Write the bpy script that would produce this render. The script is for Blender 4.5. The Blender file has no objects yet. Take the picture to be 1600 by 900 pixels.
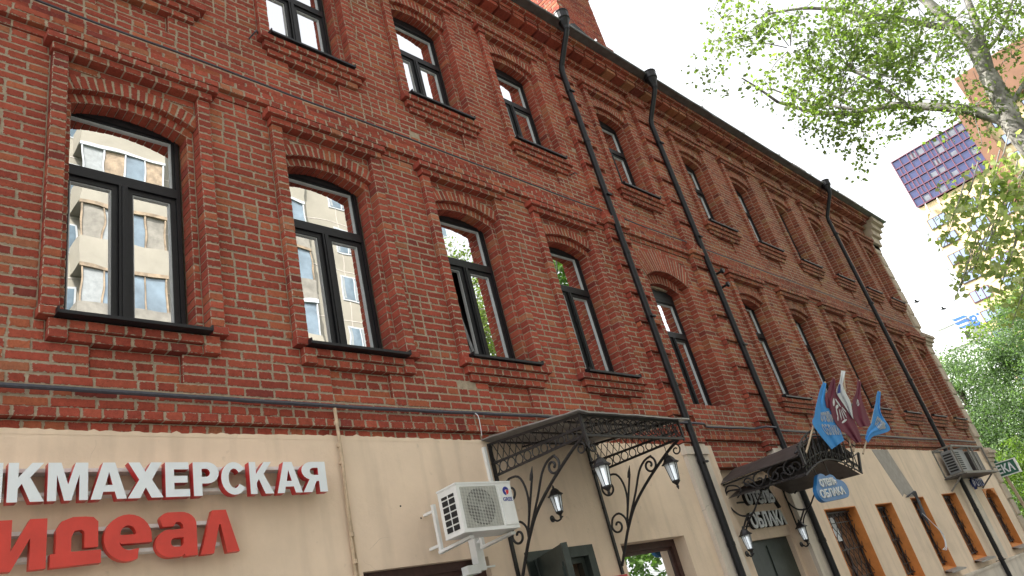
import bpy, math, random
from mathutils import Vector, Matrix
random.seed(7)
PI = math.pi
C = bpy.context.scene.collection
SC = bpy.context.scene
EYE = 1.6                      # camera height; facade heights below are given from eye level

# ---------------------------------------------------------------- camera
cam = bpy.data.cameras.new('camera'); camo = bpy.data.objects.new('camera', cam); C.objects.link(camo)
psi, th, ro = 0.87749445, 0.4543324, -0.26393175
fw = Vector((math.sin(psi)*math.cos(th), math.cos(psi)*math.cos(th), math.sin(th)))
r0 = Vector((math.cos(psi), -math.sin(psi), 0)); u0 = r0.cross(fw)
rt = math.cos(ro)*r0 + math.sin(ro)*u0; up = -math.sin(ro)*r0 + math.cos(ro)*u0
camo.matrix_world = Matrix(((rt.x, up.x, -fw.x, 0), (rt.y, up.y, -fw.y, 0), (rt.z, up.z, -fw.z, EYE), (0, 0, 0, 1)))
cam.sensor_width = 36; cam.lens = 1157.44/1600*36; cam.clip_start = 0.05; cam.clip_end = 3000
SC.camera = camo
# ---------------------------------------------------------------- light
SUN_EL, SUN_AZ = math.radians(50), math.radians(-38)      # azimuth from +Y towards +X
w = bpy.data.worlds.new('World'); SC.world = w; w.use_nodes = True
wn = w.node_tree.nodes; wl = w.node_tree.links; wn.clear()
sky = wn.new('ShaderNodeTexSky'); sky.sky_type = 'NISHITA'; sky.sun_disc = False
sky.sun_elevation = SUN_EL; sky.sun_rotation = SUN_AZ; sky.air_density = 1.0; sky.dust_density = 4.0; sky.ozone_density = 1.0
hs = wn.new('ShaderNodeHueSaturation'); hs.inputs['Saturation'].default_value = 0.12
bg = wn.new('ShaderNodeBackground'); bg.inputs['Strength'].default_value = 0.15
wo = wn.new('ShaderNodeOutputWorld')
wl.new(sky.outputs[0], hs.inputs['Color']); wl.new(hs.outputs[0], bg.inputs['Color']); wl.new(bg.outputs[0], wo.inputs[0])
sl = bpy.data.lights.new('sun', 'SUN'); sl.energy = 3.2; sl.angle = math.radians(0.6); sl.color = (1, .95, .86)
so = bpy.data.objects.new('sun', sl); C.objects.link(so)
sd = Vector((math.sin(SUN_AZ)*math.cos(SUN_EL), math.cos(SUN_AZ)*math.cos(SUN_EL), math.sin(SUN_EL)))
so.rotation_euler = sd.to_track_quat('Z', 'Y').to_euler(); so.location = (0, 0, 40)
SC.view_settings.view_transform = 'Standard'; SC.view_settings.look = 'None'
SC.view_settings.exposure = 1.93; SC.view_settings.gamma = 1.0

# ---------------------------------------------------------------- helpers
def mat(name, col, rough=.8, var=.12, scale=6, bump=.0, bscale=60, metal=0, spec=.5, col2=None, attr=False, island=0, distort=0):
    m = bpy.data.materials.new(name); m.use_nodes = True
    n = m.node_tree.nodes; l = m.node_tree.links; b = n['Principled BSDF']
    b.inputs['Roughness'].default_value = rough; b.inputs['Metallic'].default_value = metal
    b.inputs['Specular IOR Level'].default_value = spec
    tc = n.new('ShaderNodeTexCoord'); nz = n.new('ShaderNodeTexNoise'); nz.inputs['Scale'].default_value = scale
    nz.inputs['Detail'].default_value = 6; nz.inputs['Roughness'].default_value = .65
    l.new(tc.outputs['Object'], nz.inputs['Vector'])
    rp = n.new('ShaderNodeValToRGB'); l.new(nz.outputs['Fac'], rp.inputs[0])
    c2 = col2 or tuple(min(1, c*(1+var)) for c in col)
    rp.color_ramp.elements[0].position = .35; rp.color_ramp.elements[1].position = .65
    rp.color_ramp.elements[0].color = (*[c*(1-var) for c in col], 1); rp.color_ramp.elements[1].color = (*c2, 1)
    out = rp.outputs[0]
    if attr:                                   # a colour stored per piece, mottled by the noise
        at = n.new('ShaderNodeAttribute'); at.attribute_name = 'tint'
        mx = n.new('ShaderNodeMixRGB'); mx.blend_type = 'MULTIPLY'; mx.inputs[0].default_value = 1
        l.new(at.outputs['Color'], mx.inputs[1]); l.new(out, mx.inputs[2]); out = mx.outputs[0]
    l.new(out, b.inputs['Base Color'])
    if bump:
        n2 = n.new('ShaderNodeTexNoise'); n2.inputs['Scale'].default_value = bscale; n2.inputs['Detail'].default_value = 8
        n2.inputs['Roughness'].default_value = .7
        l.new(tc.outputs['Object'], n2.inputs['Vector'])
        bp = n.new('ShaderNodeBump'); bp.inputs['Strength'].default_value = bump; bp.inputs['Distance'].default_value = .01
        l.new(n2.outputs['Fac'], bp.inputs['Height']); l.new(bp.outputs[0], b.inputs['Normal'])
    return m

def tag(o, label=None, cat=None, group=None, kind=None):
    if label: o['label'] = label
    if cat: o['category'] = cat
    if group: o['group'] = group
    if kind: o['kind'] = kind
    return o

def thing(name, label, cat, loc=(0, 0, 0), group=None):
    o = bpy.data.objects.new(name, None); C.objects.link(o); o.location = loc; o.empty_display_size = .3
    return tag(o, label, cat, group)

def wpos(o):
    v = Vector(o.location)
    while o.parent: o = o.parent; v += Vector(o.location)
    return v

def dup(root, off=(0, 0, 0)):
    def rec(o, par):
        c = o.copy(); C.objects.link(c); c.parent = par
        for ch in o.children: rec(ch, c)
        return c
    r = rec(root, None); r.location = Vector(root.location) + Vector(off); return r

class MB:
    """collects shapes in world coordinates; build() links them as one mesh object"""
    def __init__(s): s.v = []; s.f = []; s.m = []; s.t = []; s.cm = 0; s.ct = (1, 1, 1); s.e = {}
    def add(s, vs, fs):
        b = len(s.v); s.v += [tuple(v) for v in vs]
        for f in fs: s.f.append(tuple(b+i for i in f)); s.m.append(s.cm); s.t.append(s.ct)
    def box(s, x0, x1, y0, y1, z0, z1):
        s.add([(x0,y0,z0),(x1,y0,z0),(x1,y1,z0),(x0,y1,z0),(x0,y0,z1),(x1,y0,z1),(x1,y1,z1),(x0,y1,z1)],
              [(0,3,2,1),(4,5,6,7),(0,1,5,4),(1,2,6,5),(2,3,7,6),(3,0,4,7)])
    def bar(s, p, q, a, b=None, ref=(0, 0, 1)):
        b = b or a; p = Vector(p); q = Vector(q); d = (q-p).normalized(); r = Vector(ref)
        if abs(d.dot(r)) > .95: r = Vector((0, 1, 0))
        u = d.cross(r).normalized()*a/2; v = d.cross(u).normalized()*b/2
        s.add([p-u-v, p+u-v, p+u+v, p-u+v, q-u-v, q+u-v, q+u+v, q-u+v],
              [(0,3,2,1),(4,5,6,7),(0,1,5,4),(1,2,6,5),(2,3,7,6),(3,0,4,7)])
    def tube(s, pts, r, n=8, closed=False, flat=1.0):
        pts = [Vector(p) for p in pts]; N = len(pts); b = len(s.v); prev = None
        rs = r if isinstance(r, (list, tuple)) else [r]*N
        for i, p in enumerate(pts):
            if closed: d = pts[(i+1) % N]-pts[i-1]
            else: d = pts[min(i+1, N-1)]-pts[max(i-1, 0)]
            d = d.normalized() if d.length > 1e-9 else Vector((0, 0, 1))
            if prev is None: u = d.orthogonal().normalized()
            else:
                u = prev-d*prev.dot(d); u = u.normalized() if u.length > 1e-6 else d.orthogonal().normalized()
            prev = u; v = d.cross(u)
            for k in range(n):
                a = 2*PI*k/n; s.v.append(tuple(p+u*math.cos(a)*rs[i]+v*math.sin(a)*rs[i]))
        for i in range(N if closed else N-1):
            j = (i+1) % N
            for k in range(n):
                k2 = (k+1) % n; s.f.append((b+i*n+k, b+i*n+k2, b+j*n+k2, b+j*n+k)); s.m.append(s.cm); s.t.append(s.ct)
        if not closed:
            s.f.append(tuple(b+k for k in range(n))[::-1]); s.f.append(tuple(b+(N-1)*n+k for k in range(n)))
            s.m += [s.cm]*2; s.t += [s.ct]*2
    def lathe(s, prof, c, n=12, axis='z', squash=1):
        b = len(s.v); N = len(prof)
        for r, h in prof:
            for k in range(n):
                a = 2*PI*k/n; x, y = r*math.cos(a), r*math.sin(a)
                s.v.append((c[0]+x, c[1]+y*squash, c[2]+h) if axis == 'z' else (c[0]+x, c[1]+h, c[2]+y))
        for i in range(N-1):
            for k in range(n):
                k2 = (k+1) % n; s.f.append((b+i*n+k, b+i*n+k2, b+(i+1)*n+k2, b+(i+1)*n+k)); s.m.append(s.cm); s.t.append(s.ct)
        s.f.append(tuple(b+k for k in range(n))[::-1]); s.f.append(tuple(b+(N-1)*n+k for k in range(n)))
        s.m += [s.cm]*2; s.t += [s.ct]*2
    def grid(s, rows):
        b = len(s.v); n = len(rows[0])
        for r in rows: s.v += [tuple(p) for p in r]
        for i in range(len(rows)-1):
            for j in range(n-1):
                s.f.append((b+i*n+j, b+i*n+j+1, b+(i+1)*n+j+1, b+(i+1)*n+j)); s.m.append(s.cm); s.t.append(s.ct)
    def prism(s, poly, fn, d0, d1):
        """poly of 2D points, fn(u,v,d)->xyz; a convex or simple polygon extruded from d0 to d1"""
        n = len(poly); b = len(s.v)
        s.v += [tuple(fn(u, v, d0)) for u, v in poly]+[tuple(fn(u, v, d1)) for u, v in poly]
        fs = [tuple(range(n)), tuple(range(2*n-1, n-1, -1))]+[(i, n+i, n+(i+1) % n, (i+1) % n) for i in range(n)]
        for f in fs: s.f.append(tuple(b+i for i in f)); s.m.append(s.cm); s.t.append(s.ct)
    def mesh(s, name, mats, org=(0, 0, 0), smooth=False, tint=False):
        me = bpy.data.meshes.new(name)
        ox, oy, oz = org
        me.from_pydata([(x-ox, y-oy, z-oz) for x, y, z in s.v], [], s.f)
        for m in (mats if isinstance(mats, (list, tuple)) else [mats]): me.materials.append(m)
        if any(s.m): me.polygons.foreach_set('material_index', s.m)
        if smooth: me.polygons.foreach_set('use_smooth', [True]*len(s.f))
        if tint:
            at = me.color_attributes.new('tint', 'FLOAT_COLOR', 'CORNER'); buf = []
            for f, t in zip(s.f, s.t): buf += [*t, 1.0]*len(f)
            at.data.foreach_set('color', buf)
        if s.e:                                  # place on the brick face: across, up, width, height
            at = me.color_attributes.new('face', 'FLOAT_COLOR', 'CORNER'); buf = []
            for i, f in enumerate(s.f): buf += s.e.get(i) or [.5, .5, 1, 1]*len(f)
            at.data.foreach_set('color', buf)
        me.update(); return me
    def build(s, name, mats, parent=None, smooth=False, tint=False, kind=None, label=None):
        org = wpos(parent) if parent else (0, 0, 0)
        o = bpy.data.objects.new(name, s.mesh(name, mats, org, smooth, tint)); C.objects.link(o)
        if parent: o.parent = parent
        if kind: o['kind'] = kind
        if label: o['label'] = label
        return o

def smooth_by_angle(o): pass
def crv(pts, n=6):
    """Catmull-Rom through 3D/2D points"""
    P = [Vector(p) for p in pts]; P = [P[0]*2-P[1]]+P+[P[-1]*2-P[-2]]; out = []
    for i in range(1, len(P)-2):
        for k in range(n):
            t = k/n
            out.append(.5*((2*P[i])+(P[i+1]-P[i-1])*t+(2*P[i-1]-5*P[i]+4*P[i+1]-P[i+2])*t*t+(3*P[i]-P[i-1]-3*P[i+1]+P[i+2])*t**3))
    out.append(P[-2]); return out
def arc(cx, cy, rx, ry, a0, a1, n=10):
    return [(cx+rx*math.cos(math.radians(a0+(a1-a0)*i/n)), cy+ry*math.sin(math.radians(a0+(a1-a0)*i/n))) for i in range(n+1)]
def spiral(c, r0, r1, a0, a1, n=22):
    return [(c[0]+(r0+(r1-r0)*i/n)*math.cos(math.radians(a0+(a1-a0)*i/n)), c[1]+(r0+(r1-r0)*i/n)*math.sin(math.radians(a0+(a1-a0)*i/n))) for i in range(n+1)]
def W(x, p, z): return (x, 5-p, EYE+z)        # facade coordinates: along, proud of the wall, height above eye
def text_mesh(body, name, mats, parent, fn, h, width, depth, thick=0.0, hole=None):
    """flat lettering as mesh: fn(u, v, d) maps letter plane to world; u in 0..width, v in 0..h"""
    c = bpy.data.curves.new(name, 'FONT'); c.body = body; c.size = 1; c.extrude = .5; c.offset = thick; c.resolution_u = 3
    t = bpy.data.objects.new(name, c); C.objects.link(t)
    dg = bpy.context.evaluated_depsgraph_get(); dg.update()
    me = bpy.data.meshes.new_from_object(t.evaluated_get(dg)); bpy.data.objects.remove(t)
    xs = [v.co.x for v in me.vertices]; ys = [v.co.y for v in me.vertices]
    x0, x1, y0, y1 = min(xs), max(xs), min(ys), max(ys); org = wpos(parent)
    for v in me.vertices:
        q = Vector(fn((v.co.x-x0)/(x1-x0)*width, (v.co.y-y0)/(y1-y0)*h, (v.co.z+.5)*depth)); v.co = q-org
    me.materials.clear()
    for m in (mats if isinstance(mats, (list, tuple)) else [mats]): me.materials.append(m)
    o = bpy.data.objects.new(name, me); C.objects.link(o); o.parent = parent; return o
def glyph(polys, name, mats, parent, fn, h, w, depth, tilt=0):
    """letter from 2D outline(s), the first the outline and the rest holes; curve fill gives the faces"""
    c = bpy.data.curves.new(name, 'CURVE'); c.dimensions = '2D'; c.fill_mode = 'BOTH'; c.extrude = .5
    for p in polys:
        sp = c.splines.new('POLY'); sp.points.add(len(p)-1); sp.use_cyclic_u = True
        for i, (x, y) in enumerate(p): sp.points[i].co = (x, y, 0, 1)
    t = bpy.data.objects.new(name, c); C.objects.link(t)
    dg = bpy.context.evaluated_depsgraph_get(); dg.update()
    me = bpy.data.meshes.new_from_object(t.evaluated_get(dg)); bpy.data.objects.remove(t)
    org = wpos(parent)
    for v in me.vertices: v.co = Vector(fn(v.co.x*w, v.co.y*h, (v.co.z+.5)*depth))-org
    me.materials.clear()
    for m in mats: me.materials.append(m)
    me.update()
    if len(mats) > 1:
        for p in me.polygons: p.material_index = 0 if abs(p.normal.y) > .9 else 1
    o = bpy.data.objects.new(name, me); C.objects.link(o); o.parent = parent; return o

# ---------------------------------------------------------------- materials
def brickmat():
    m = bpy.data.materials.new('brick_clay'); m.use_nodes = True; n = m.node_tree.nodes; l = m.node_tree.links; b = n['Principled BSDF']
    b.inputs['Roughness'].default_value = .92; b.inputs['Specular IOR Level'].default_value = .2
    tc = n.new('ShaderNodeTexCoord')
    def noise(sc, det=5, rg=.6):
        x = n.new('ShaderNodeTexNoise'); x.inputs['Scale'].default_value = sc; x.inputs['Detail'].default_value = det; x.inputs['Roughness'].default_value = rg
        l.new(tc.outputs['Object'], x.inputs['Vector']); return x.outputs['Fac']
    def math(op, a, b_=None, c=None, clamp=False):
        x = n.new('ShaderNodeMath'); x.operation = op; x.use_clamp = clamp
        for i, v in enumerate((a, b_, c)):
            if v is None: continue
            if isinstance(v, (int, float)): x.inputs[i].default_value = v
            else: l.new(v, x.inputs[i])
        return x.outputs[0]
    def mrange(v, a, b_, c, d):
        x = n.new('ShaderNodeMapRange'); l.new(v, x.inputs[0])
        for i, k in enumerate((a, b_, c, d)): x.inputs[i+1].default_value = k
        return x.outputs[0]
    def mul(col, v):
        x = n.new('ShaderNodeMixRGB'); x.blend_type = 'MULTIPLY'; x.inputs[0].default_value = 1; l.new(col, x.inputs[1]); l.new(v, x.inputs[2]); return x.outputs[0]
    at = n.new('ShaderNodeAttribute'); at.attribute_name = 'tint'; fa = n.new('ShaderNodeAttribute'); fa.attribute_name = 'face'
    sp = n.new('ShaderNodeSeparateColor'); l.new(fa.outputs['Color'], sp.inputs[0])
    u, v, W_ = sp.outputs[0], sp.outputs[1], sp.outputs[2]; H_ = fa.outputs['Alpha']
    d = math('MINIMUM', math('MINIMUM', u, math('SUBTRACT', W_, u)), math('MINIMUM', v, math('SUBTRACT', H_, v)))
    edge = math('SUBTRACT', d, mrange(noise(34, 4, .75), .30, .72, -.007, .0125))      # ragged mortar smeared over the arris
    smear = mrange(edge, -.0015, .0015, 1, 0)
    spots = mrange(noise(17, 6, .75), .66, .70, 0, .75)                               # lime blotches
    mask = math('MAXIMUM', smear, spots, clamp=True)
    mott = mrange(noise(26, 6, .7), .3, .7, .74, 1.2); big = mrange(noise(.9, 3), .35, .65, .84, 1.12); pit = mrange(noise(120, 3), .33, .42, .7, 1.0)
    col = mul(mul(mul(at.outputs['Color'], mott), big), pit)
    mo = n.new('ShaderNodeMixRGB'); mo.inputs[1].default_value = (.36, .29, .22, 1); mo.inputs[2].default_value = (.46, .385, .305, 1); l.new(noise(30), mo.inputs[0])
    mx = n.new('ShaderNodeMixRGB'); l.new(mask, mx.inputs[0]); l.new(col, mx.inputs[1]); l.new(mo.outputs[0], mx.inputs[2]); l.new(mx.outputs[0], b.inputs['Base Color'])
    hgt = math('ADD', math('MULTIPLY', noise(60, 8, .7), .6), mrange(edge, -.002, .006, 0, .5))
    bp = n.new('ShaderNodeBump'); bp.inputs['Strength'].default_value = .75; bp.inputs['Distance'].default_value = .008
    l.new(hgt, bp.inputs['Height']); l.new(bp.outputs[0], b.inputs['Normal']); return m
M_brick = brickmat()
M_mortar = mat('lime_mortar', (.36, .295, .22), .95, .2, 22, bump=.6, bscale=120, spec=.2)
M_plaster = mat('painted_plaster', (.755, .60, .46), .85, .06, 1.3, bump=.35, bscale=28, spec=.25)
M_plaster2 = mat('pale_plaster', (.66, .585, .505), .85, .08, 2, bump=.3, bscale=35, spec=.25)
def weather(m, depth=.12):
    """dirt runs, blotches and hairline cracks on plaster"""
    n = m.node_tree.nodes; l = m.node_tree.links; b = n['Principled BSDF']; src = b.inputs['Base Color'].links[0].from_socket
    tc = n.new('ShaderNodeTexCoord')
    def layer(scale3, sc, lo, hi, amt, tex='ShaderNodeTexNoise'):
        global src_
        mp = n.new('ShaderNodeMapping'); mp.inputs['Scale'].default_value = scale3; l.new(tc.outputs['Object'], mp.inputs[0])
        x = n.new(tex); x.inputs['Scale'].default_value = sc; x.inputs['Detail'].default_value = 7; l.new(mp.outputs[0], x.inputs['Vector'])
        q = n.new('ShaderNodeMapRange'); l.new(x.outputs['Fac'], q.inputs[0])
        for i, k in enumerate((lo, hi, 1-amt, 1)): q.inputs[i+1].default_value = k
        return q.outputs[0]
    def mul(a, v):
        x = n.new('ShaderNodeMixRGB'); x.blend_type = 'MULTIPLY'; x.inputs[0].default_value = 1; l.new(a, x.inputs[1]); l.new(v, x.inputs[2]); return x.outputs[0]
    out = mul(mul(mul(src, layer((1, 1, .12), 7, .30, .5, depth)), layer((1, 1, 1), 1.1, .36, .5, depth*.7)), layer((1, 1, 1), 9, .27, .33, depth*1.2))
    nz = n.new('ShaderNodeTexNoise'); nz.inputs['Scale'].default_value = 3; l.new(tc.outputs['Object'], nz.inputs['Vector'])
    av = n.new('ShaderNodeVectorMath'); av.operation = 'MULTIPLY_ADD'; av.inputs[1].default_value = (.35, .35, .35); l.new(nz.outputs['Color'], av.inputs[0]); l.new(tc.outputs['Object'], av.inputs[2])
    vo = n.new('ShaderNodeTexVoronoi'); vo.feature = 'DISTANCE_TO_EDGE'; vo.inputs['Scale'].default_value = .75; l.new(av.outputs[0], vo.inputs['Vector'])
    n3 = n.new('ShaderNodeTexNoise'); n3.inputs['Scale'].default_value = 1.7; l.new(tc.outputs['Object'], n3.inputs['Vector'])
    w1 = n.new('ShaderNodeMapRange'); l.new(n3.outputs['Fac'], w1.inputs[0])
    for i, k in enumerate((.60, .72, 0, .0025)): w1.inputs[i+1].default_value = k
    lt = n.new('ShaderNodeMath'); lt.operation = 'GREATER_THAN'; l.new(vo.outputs['Distance'], lt.inputs[0]); l.new(w1.outputs[0], lt.inputs[1])
    q = n.new('ShaderNodeMapRange'); l.new(lt.outputs[0], q.inputs[0]); q.inputs[3].default_value = .72; q.inputs[4].default_value = 1
    l.new(mul(out, q.outputs[0]), b.inputs['Base Color'])
weather(M_plaster); weather(M_plaster2, .18)
M_greypatch = mat('bare_render', (.34, .31, .28), .9, .12, 7, bump=.3, bscale=50)
M_black = mat('black_window_frame', (.011, .011, .014), .48, .2, 20, bump=.05, spec=.35)
M_spacer = mat('grey_gasket', (.42, .44, .46), .4, .1, 20)
M_iron = mat('wrought_iron', (.022, .02, .021), .5, .3, 30, bump=.15, bscale=150, metal=.2)
M_pipe = mat('black_painted_steel', (.010, .010, .012), .5, .3, 12, bump=.1, bscale=40, spec=.3)
M_roof = mat('zinc_sheet', (.15, .155, .16), .45, .25, 5, bump=.1, bscale=20, metal=.5)
M_canopy = mat('brown_roof_sheet', (.05, .042, .04), .5, .35, 9, bump=.1, bscale=30)
M_sheet = mat('translucent_sheet', (.23, .22, .215), .35, .25, 7, bump=.1, bscale=20)
M_white = mat('white_painted_steel', (.72, .73, .72), .45, .05, 8, bump=.03)
M_grille = mat('ivory_plastic', (.62, .62, .57), .5, .05, 10)
M_dark = mat('dark_interior', (.012, .012, .013), .8, .2, 5)
M_cable = mat('cable_sheath', (.05, .052, .07), .5, .2, 30)
M_beigepipe = mat('beige_painted_pipe', (.50, .38, .26), .6, .2, 14)
M_letterw = mat('white_acrylic', (.74, .78, .82), .3, .03, 5)
M_letterr = mat('red_acrylic', (.55, .03, .035), .35, .1, 8)
M_letterr2 = mat('bright_red_acrylic', (.58, .045, .03), .4, .08, 8)
M_gold = mat('bolt_metal', (.3, .22, .14), .5, .2, 30, metal=.6)
M_ochre = mat('ochre_paint', (.60, .22, .055), .8, .12, 6, bump=.15)
M_wood = mat('brown_curtain', (.19, .085, .04), .75, .5, 9, bump=.2)
M_brownframe = mat('brown_timber', (.055, .022, .018), .55, .25, 16, bump=.1)
M_doorgreen = mat('dark_green_door', (.025, .034, .03), .45, .25, 10, bump=.1)
M_bluesign = mat('blue_sign', (.02, .14, .36), .45, .08, 5)
M_blueflag = mat('blue_cloth', (.055, .30, .74), .8, .08, 9, bump=.1)
M_maroon = mat('maroon_cloth', (.17, .03, .06), .8, .12, 9, bump=.1)
M_whitecloth = mat('white_cloth', (.72, .74, .78), .8, .05, 9)
M_navy = mat('navy_cloth', (.025, .06, .32), .8, .05, 9)
M_timber = mat('pale_pole', (.42, .32, .22), .6, .15, 20)
M_silver = mat('grey_letter', (.55, .57, .58), .4, .06, 12)
M_quoin = mat('quoin_stucco', (.44, .36, .28), .9, .12, 4, bump=.3, bscale=30)
M_green = mat('green_sign', (.02, .12, .075), .5, .1, 6)
M_navyl = mat('navy_letter', (.03, .06, .25), .4, .1, 10)
M_logor = mat('logo_red', (.65, .03, .04), .4, .05, 5); M_logob = mat('logo_blue', (.02, .03, .25), .4, .05, 5)
def glass(name, tint, refl, wave, wscale, base=(.012, .014, .017)):
    m = bpy.data.materials.new(name); m.use_nodes = True; n = m.node_tree.nodes; l = m.node_tree.links
    n.remove(n['Principled BSDF']); out = n['Material Output']
    d = n.new('ShaderNodeBsdfDiffuse'); d.inputs[0].default_value = (*base, 1)
    g = n.new('ShaderNodeBsdfGlossy'); g.inputs['Roughness'].default_value = .0; g.inputs['Color'].default_value = (*tint, 1)
    fr = n.new('ShaderNodeFresnel'); fr.inputs['IOR'].default_value = 1.55
    ad = n.new('ShaderNodeMath'); ad.operation = 'MULTIPLY_ADD'; ad.inputs[1].default_value = 1.6; ad.inputs[2].default_value = refl
    ad.use_clamp = True; l.new(fr.outputs[0], ad.inputs[0])
    mx = n.new('ShaderNodeMixShader'); l.new(ad.outputs[0], mx.inputs[0]); l.new(d.outputs[0], mx.inputs[1]); l.new(g.outputs[0], mx.inputs[2])
    l.new(mx.outputs[0], out.inputs[0])
    tc = n.new('ShaderNodeTexCoord'); oi = n.new('ShaderNodeObjectInfo'); va = n.new('ShaderNodeVectorMath')
    cm = n.new('ShaderNodeMath'); cm.operation = 'MULTIPLY'; cm.inputs[1].default_value = 37; l.new(oi.outputs['Random'], cm.inputs[0])
    l.new(tc.outputs['Object'], va.inputs[0]); l.new(cm.outputs[0], va.inputs[1])
    nz = n.new('ShaderNodeTexNoise'); nz.inputs['Scale'].default_value = wscale; nz.inputs['Detail'].default_value = 1
    l.new(va.outputs[0], nz.inputs['Vector'])
    bp = n.new('ShaderNodeBump'); bp.inputs['Strength'].default_value = 1; bp.inputs['Distance'].default_value = wave
    l.new(nz.outputs['Fac'], bp.inputs['Height']); l.new(bp.outputs[0], g.inputs['Normal'])
    return m
M_glass = glass('window_glass', (1, 1, 1), .72, .0008, 2.6)
M_glass2 = glass('far_glass', (.55, .65, .85), .35, .001, .5, base=(.06, .08, .12))
def leafmat(name, tr=.5):
    m = bpy.data.materials.new(name); m.use_nodes = True; n = m.node_tree.nodes; l = m.node_tree.links
    n.remove(n['Principled BSDF']); out = n['Material Output']
    at = n.new('ShaderNodeAttribute'); at.attribute_name = 'tint'
    d = n.new('ShaderNodeBsdfDiffuse'); t = n.new('ShaderNodeBsdfTranslucent'); g = n.new('ShaderNodeBsdfGlossy')
    g.inputs['Roughness'].default_value = .45; g.inputs['Color'].default_value = (.5, .5, .5, 1)
    l.new(at.outputs['Color'], d.inputs[0])
    br = n.new('ShaderNodeMixRGB'); br.blend_type = 'MULTIPLY'; br.inputs[0].default_value = 1; br.inputs[2].default_value = (1.5, 1.9, .7, 1)
    l.new(at.outputs['Color'], br.inputs[1]); l.new(br.outputs[0], t.inputs[0])
    m1 = n.new('ShaderNodeMixShader'); m1.inputs[0].default_value = tr; l.new(d.outputs[0], m1.inputs[1]); l.new(t.outputs[0], m1.inputs[2])
    m2 = n.new('ShaderNodeMixShader'); m2.inputs[0].default_value = .03; l.new(m1.outputs[0], m2.inputs[1]); l.new(g.outputs[0], m2.inputs[2])
    l.new(m2.outputs[0], out.inputs[0]); return m
M_leaf = leafmat('leaf')

# ================================================================ brick building
BX0, BX1 = -2.2, 22.95
CO = .077; Z0 = 1.93
def zk(k): return Z0+CO*k
B = thing('brick_building', 'long three-storey red brick building with plastered ground floor and black windows', 'building', (11, 5, 0))
R = []                                    # depth rectangles (x0, x1, k0, k1, depth, header?)
def rect(x0, x1, k0, k1, d, h=0): R.append((x0, x1, k0, k1, d, h))
STR = [(8.42, 8.93), (10.77, 11.28)]
for a, b in STR:
    rect(a, b, -1, 92, .085)
    for k in range(4, 92, 6): rect(a+.012, b-.012, k, k+1, .04)
WINS = []
def window(cx, f, s, hood=True, low=False, wo=.515, wi=.455):
    top = s+4
    b0 = f if low else f+1
    if hood:
        for sg in (-1, 1):
            a, b = sorted((cx+sg*wo, cx+sg*(wo+.115))); rect(a, b, f+1, top, .06)
            if low: rect(a-.015, b+.015, f, f+1, .085)
        rect(cx-.645, cx+.645, top, top+1, .09, 1); rect(cx-.69, cx+.69, top+1, top+2, .13, 1)
        if low:
            rect(cx-.57, cx+.57, f-1, f, .06, 1); rect(cx-.57, cx+.57, f-2, f-1, .03, 1)
            for sg in (-1, 1): rect(*sorted((cx+sg*.46, cx+sg*.58)), f-2, f, .062)
            rect(cx-.31, cx+.31, f-5, f-2, -.035)
        else:
            rect(cx-.65, cx+.65, f, f+1, .10, 1); rect(cx-.60, cx+.60, f-1, f, .065, 1); rect(cx-.55, cx+.55, f-2, f-1, .035, 1)
            rect(cx-.31, cx+.31, f-5, f-2, -.035)
    rect(cx-wo, cx+wo, b0, s, -.06 if hood else -.12); rect(cx-wi, cx+wi, b0, s, None)
    # flat wall segments above the springing, cut back along the ring
    rise = .115 if hood else .17; ringt = .14 if hood else .40
    Rr = (wo*wo+rise*rise)/(2*rise); zc = zk(s)+rise-Rr
    for k in range(s, s+6):
        zm = zk(k)+CO*.5
        if zm > zc+Rr+ringt: break
        hw = wo if hood else wo+.06
        q = (Rr+ringt)**2-(zm-zc)**2
        if q > 0: hw = min(hw, math.sqrt(q))
        rect(cx-hw, cx+hw, k, k+1, None)
    WINS.append(dict(cx=cx, b0=b0, f=f, s=s, hood=hood, low=low, wo=wo, wi=wi, R=Rr, zc=zc, t=ringt))
LEFT = [-.04, 1.83, 3.70, 5.55, 7.40]; RIGHT = [12.56, 14.57, 16.58, 18.55, 20.5, 22.32]
# string courses, cornice and footing courses first so that windows cut them
rect(BX0, BX1, 0, 1, -.02, 1); rect(BX0, BX1, 1, 2, .03, 1)
rect(BX0, BX1, 43, 44, .015); rect(BX0, BX1, 44, 45, .06, 1); rect(BX0, BX1, 45, 46, .055); rect(BX0, BX1, 46, 47, .03)
for a, b in STR: rect(a, b, 43, 44, .10); rect(a-.02, b+.02, 44, 46, .14, 1); rect(a, b, 46, 47, .11); rect(a-.02, b+.02, 0, 2, .11, 1)
allx = LEFT+[9.87]+RIGHT
mids = [.9]+[(allx[i]+allx[i+1])/2 for i in range(len(allx)-1)]
for mx_ in mids:
    if any(a-.3 < mx_ < b+.3 for a, b in STR): continue
    rect(mx_-.20, mx_+.20, 88, 89, .035); rect(mx_-.26, mx_+.26, 89, 91, .07, 1)
rect(BX0, BX1, 87, 88, .03, 1)
rect(BX0, BX1, 91, 92, .08, 1)
x = BX0
DENT = []
while x < BX1-.2: DENT.append((x, x+.25)); x += .305
for a, b in DENT: rect(a, b, 92, 93, .245, 2); rect(a-.005, b+.005, 93, 94, .265, 2); rect(BX0, BX1, 94, 95, .33)
for i, cx in enumerate(LEFT): window(cx, 10, 37, low=(i < 3))
for cx in RIGHT: window(cx, 10, 37)
for cx in LEFT+[9.87]+RIGHT: window(cx, 56, 80)
window(9.77, 7, 35, hood=False, wo=.585, wi=.43)
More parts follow.
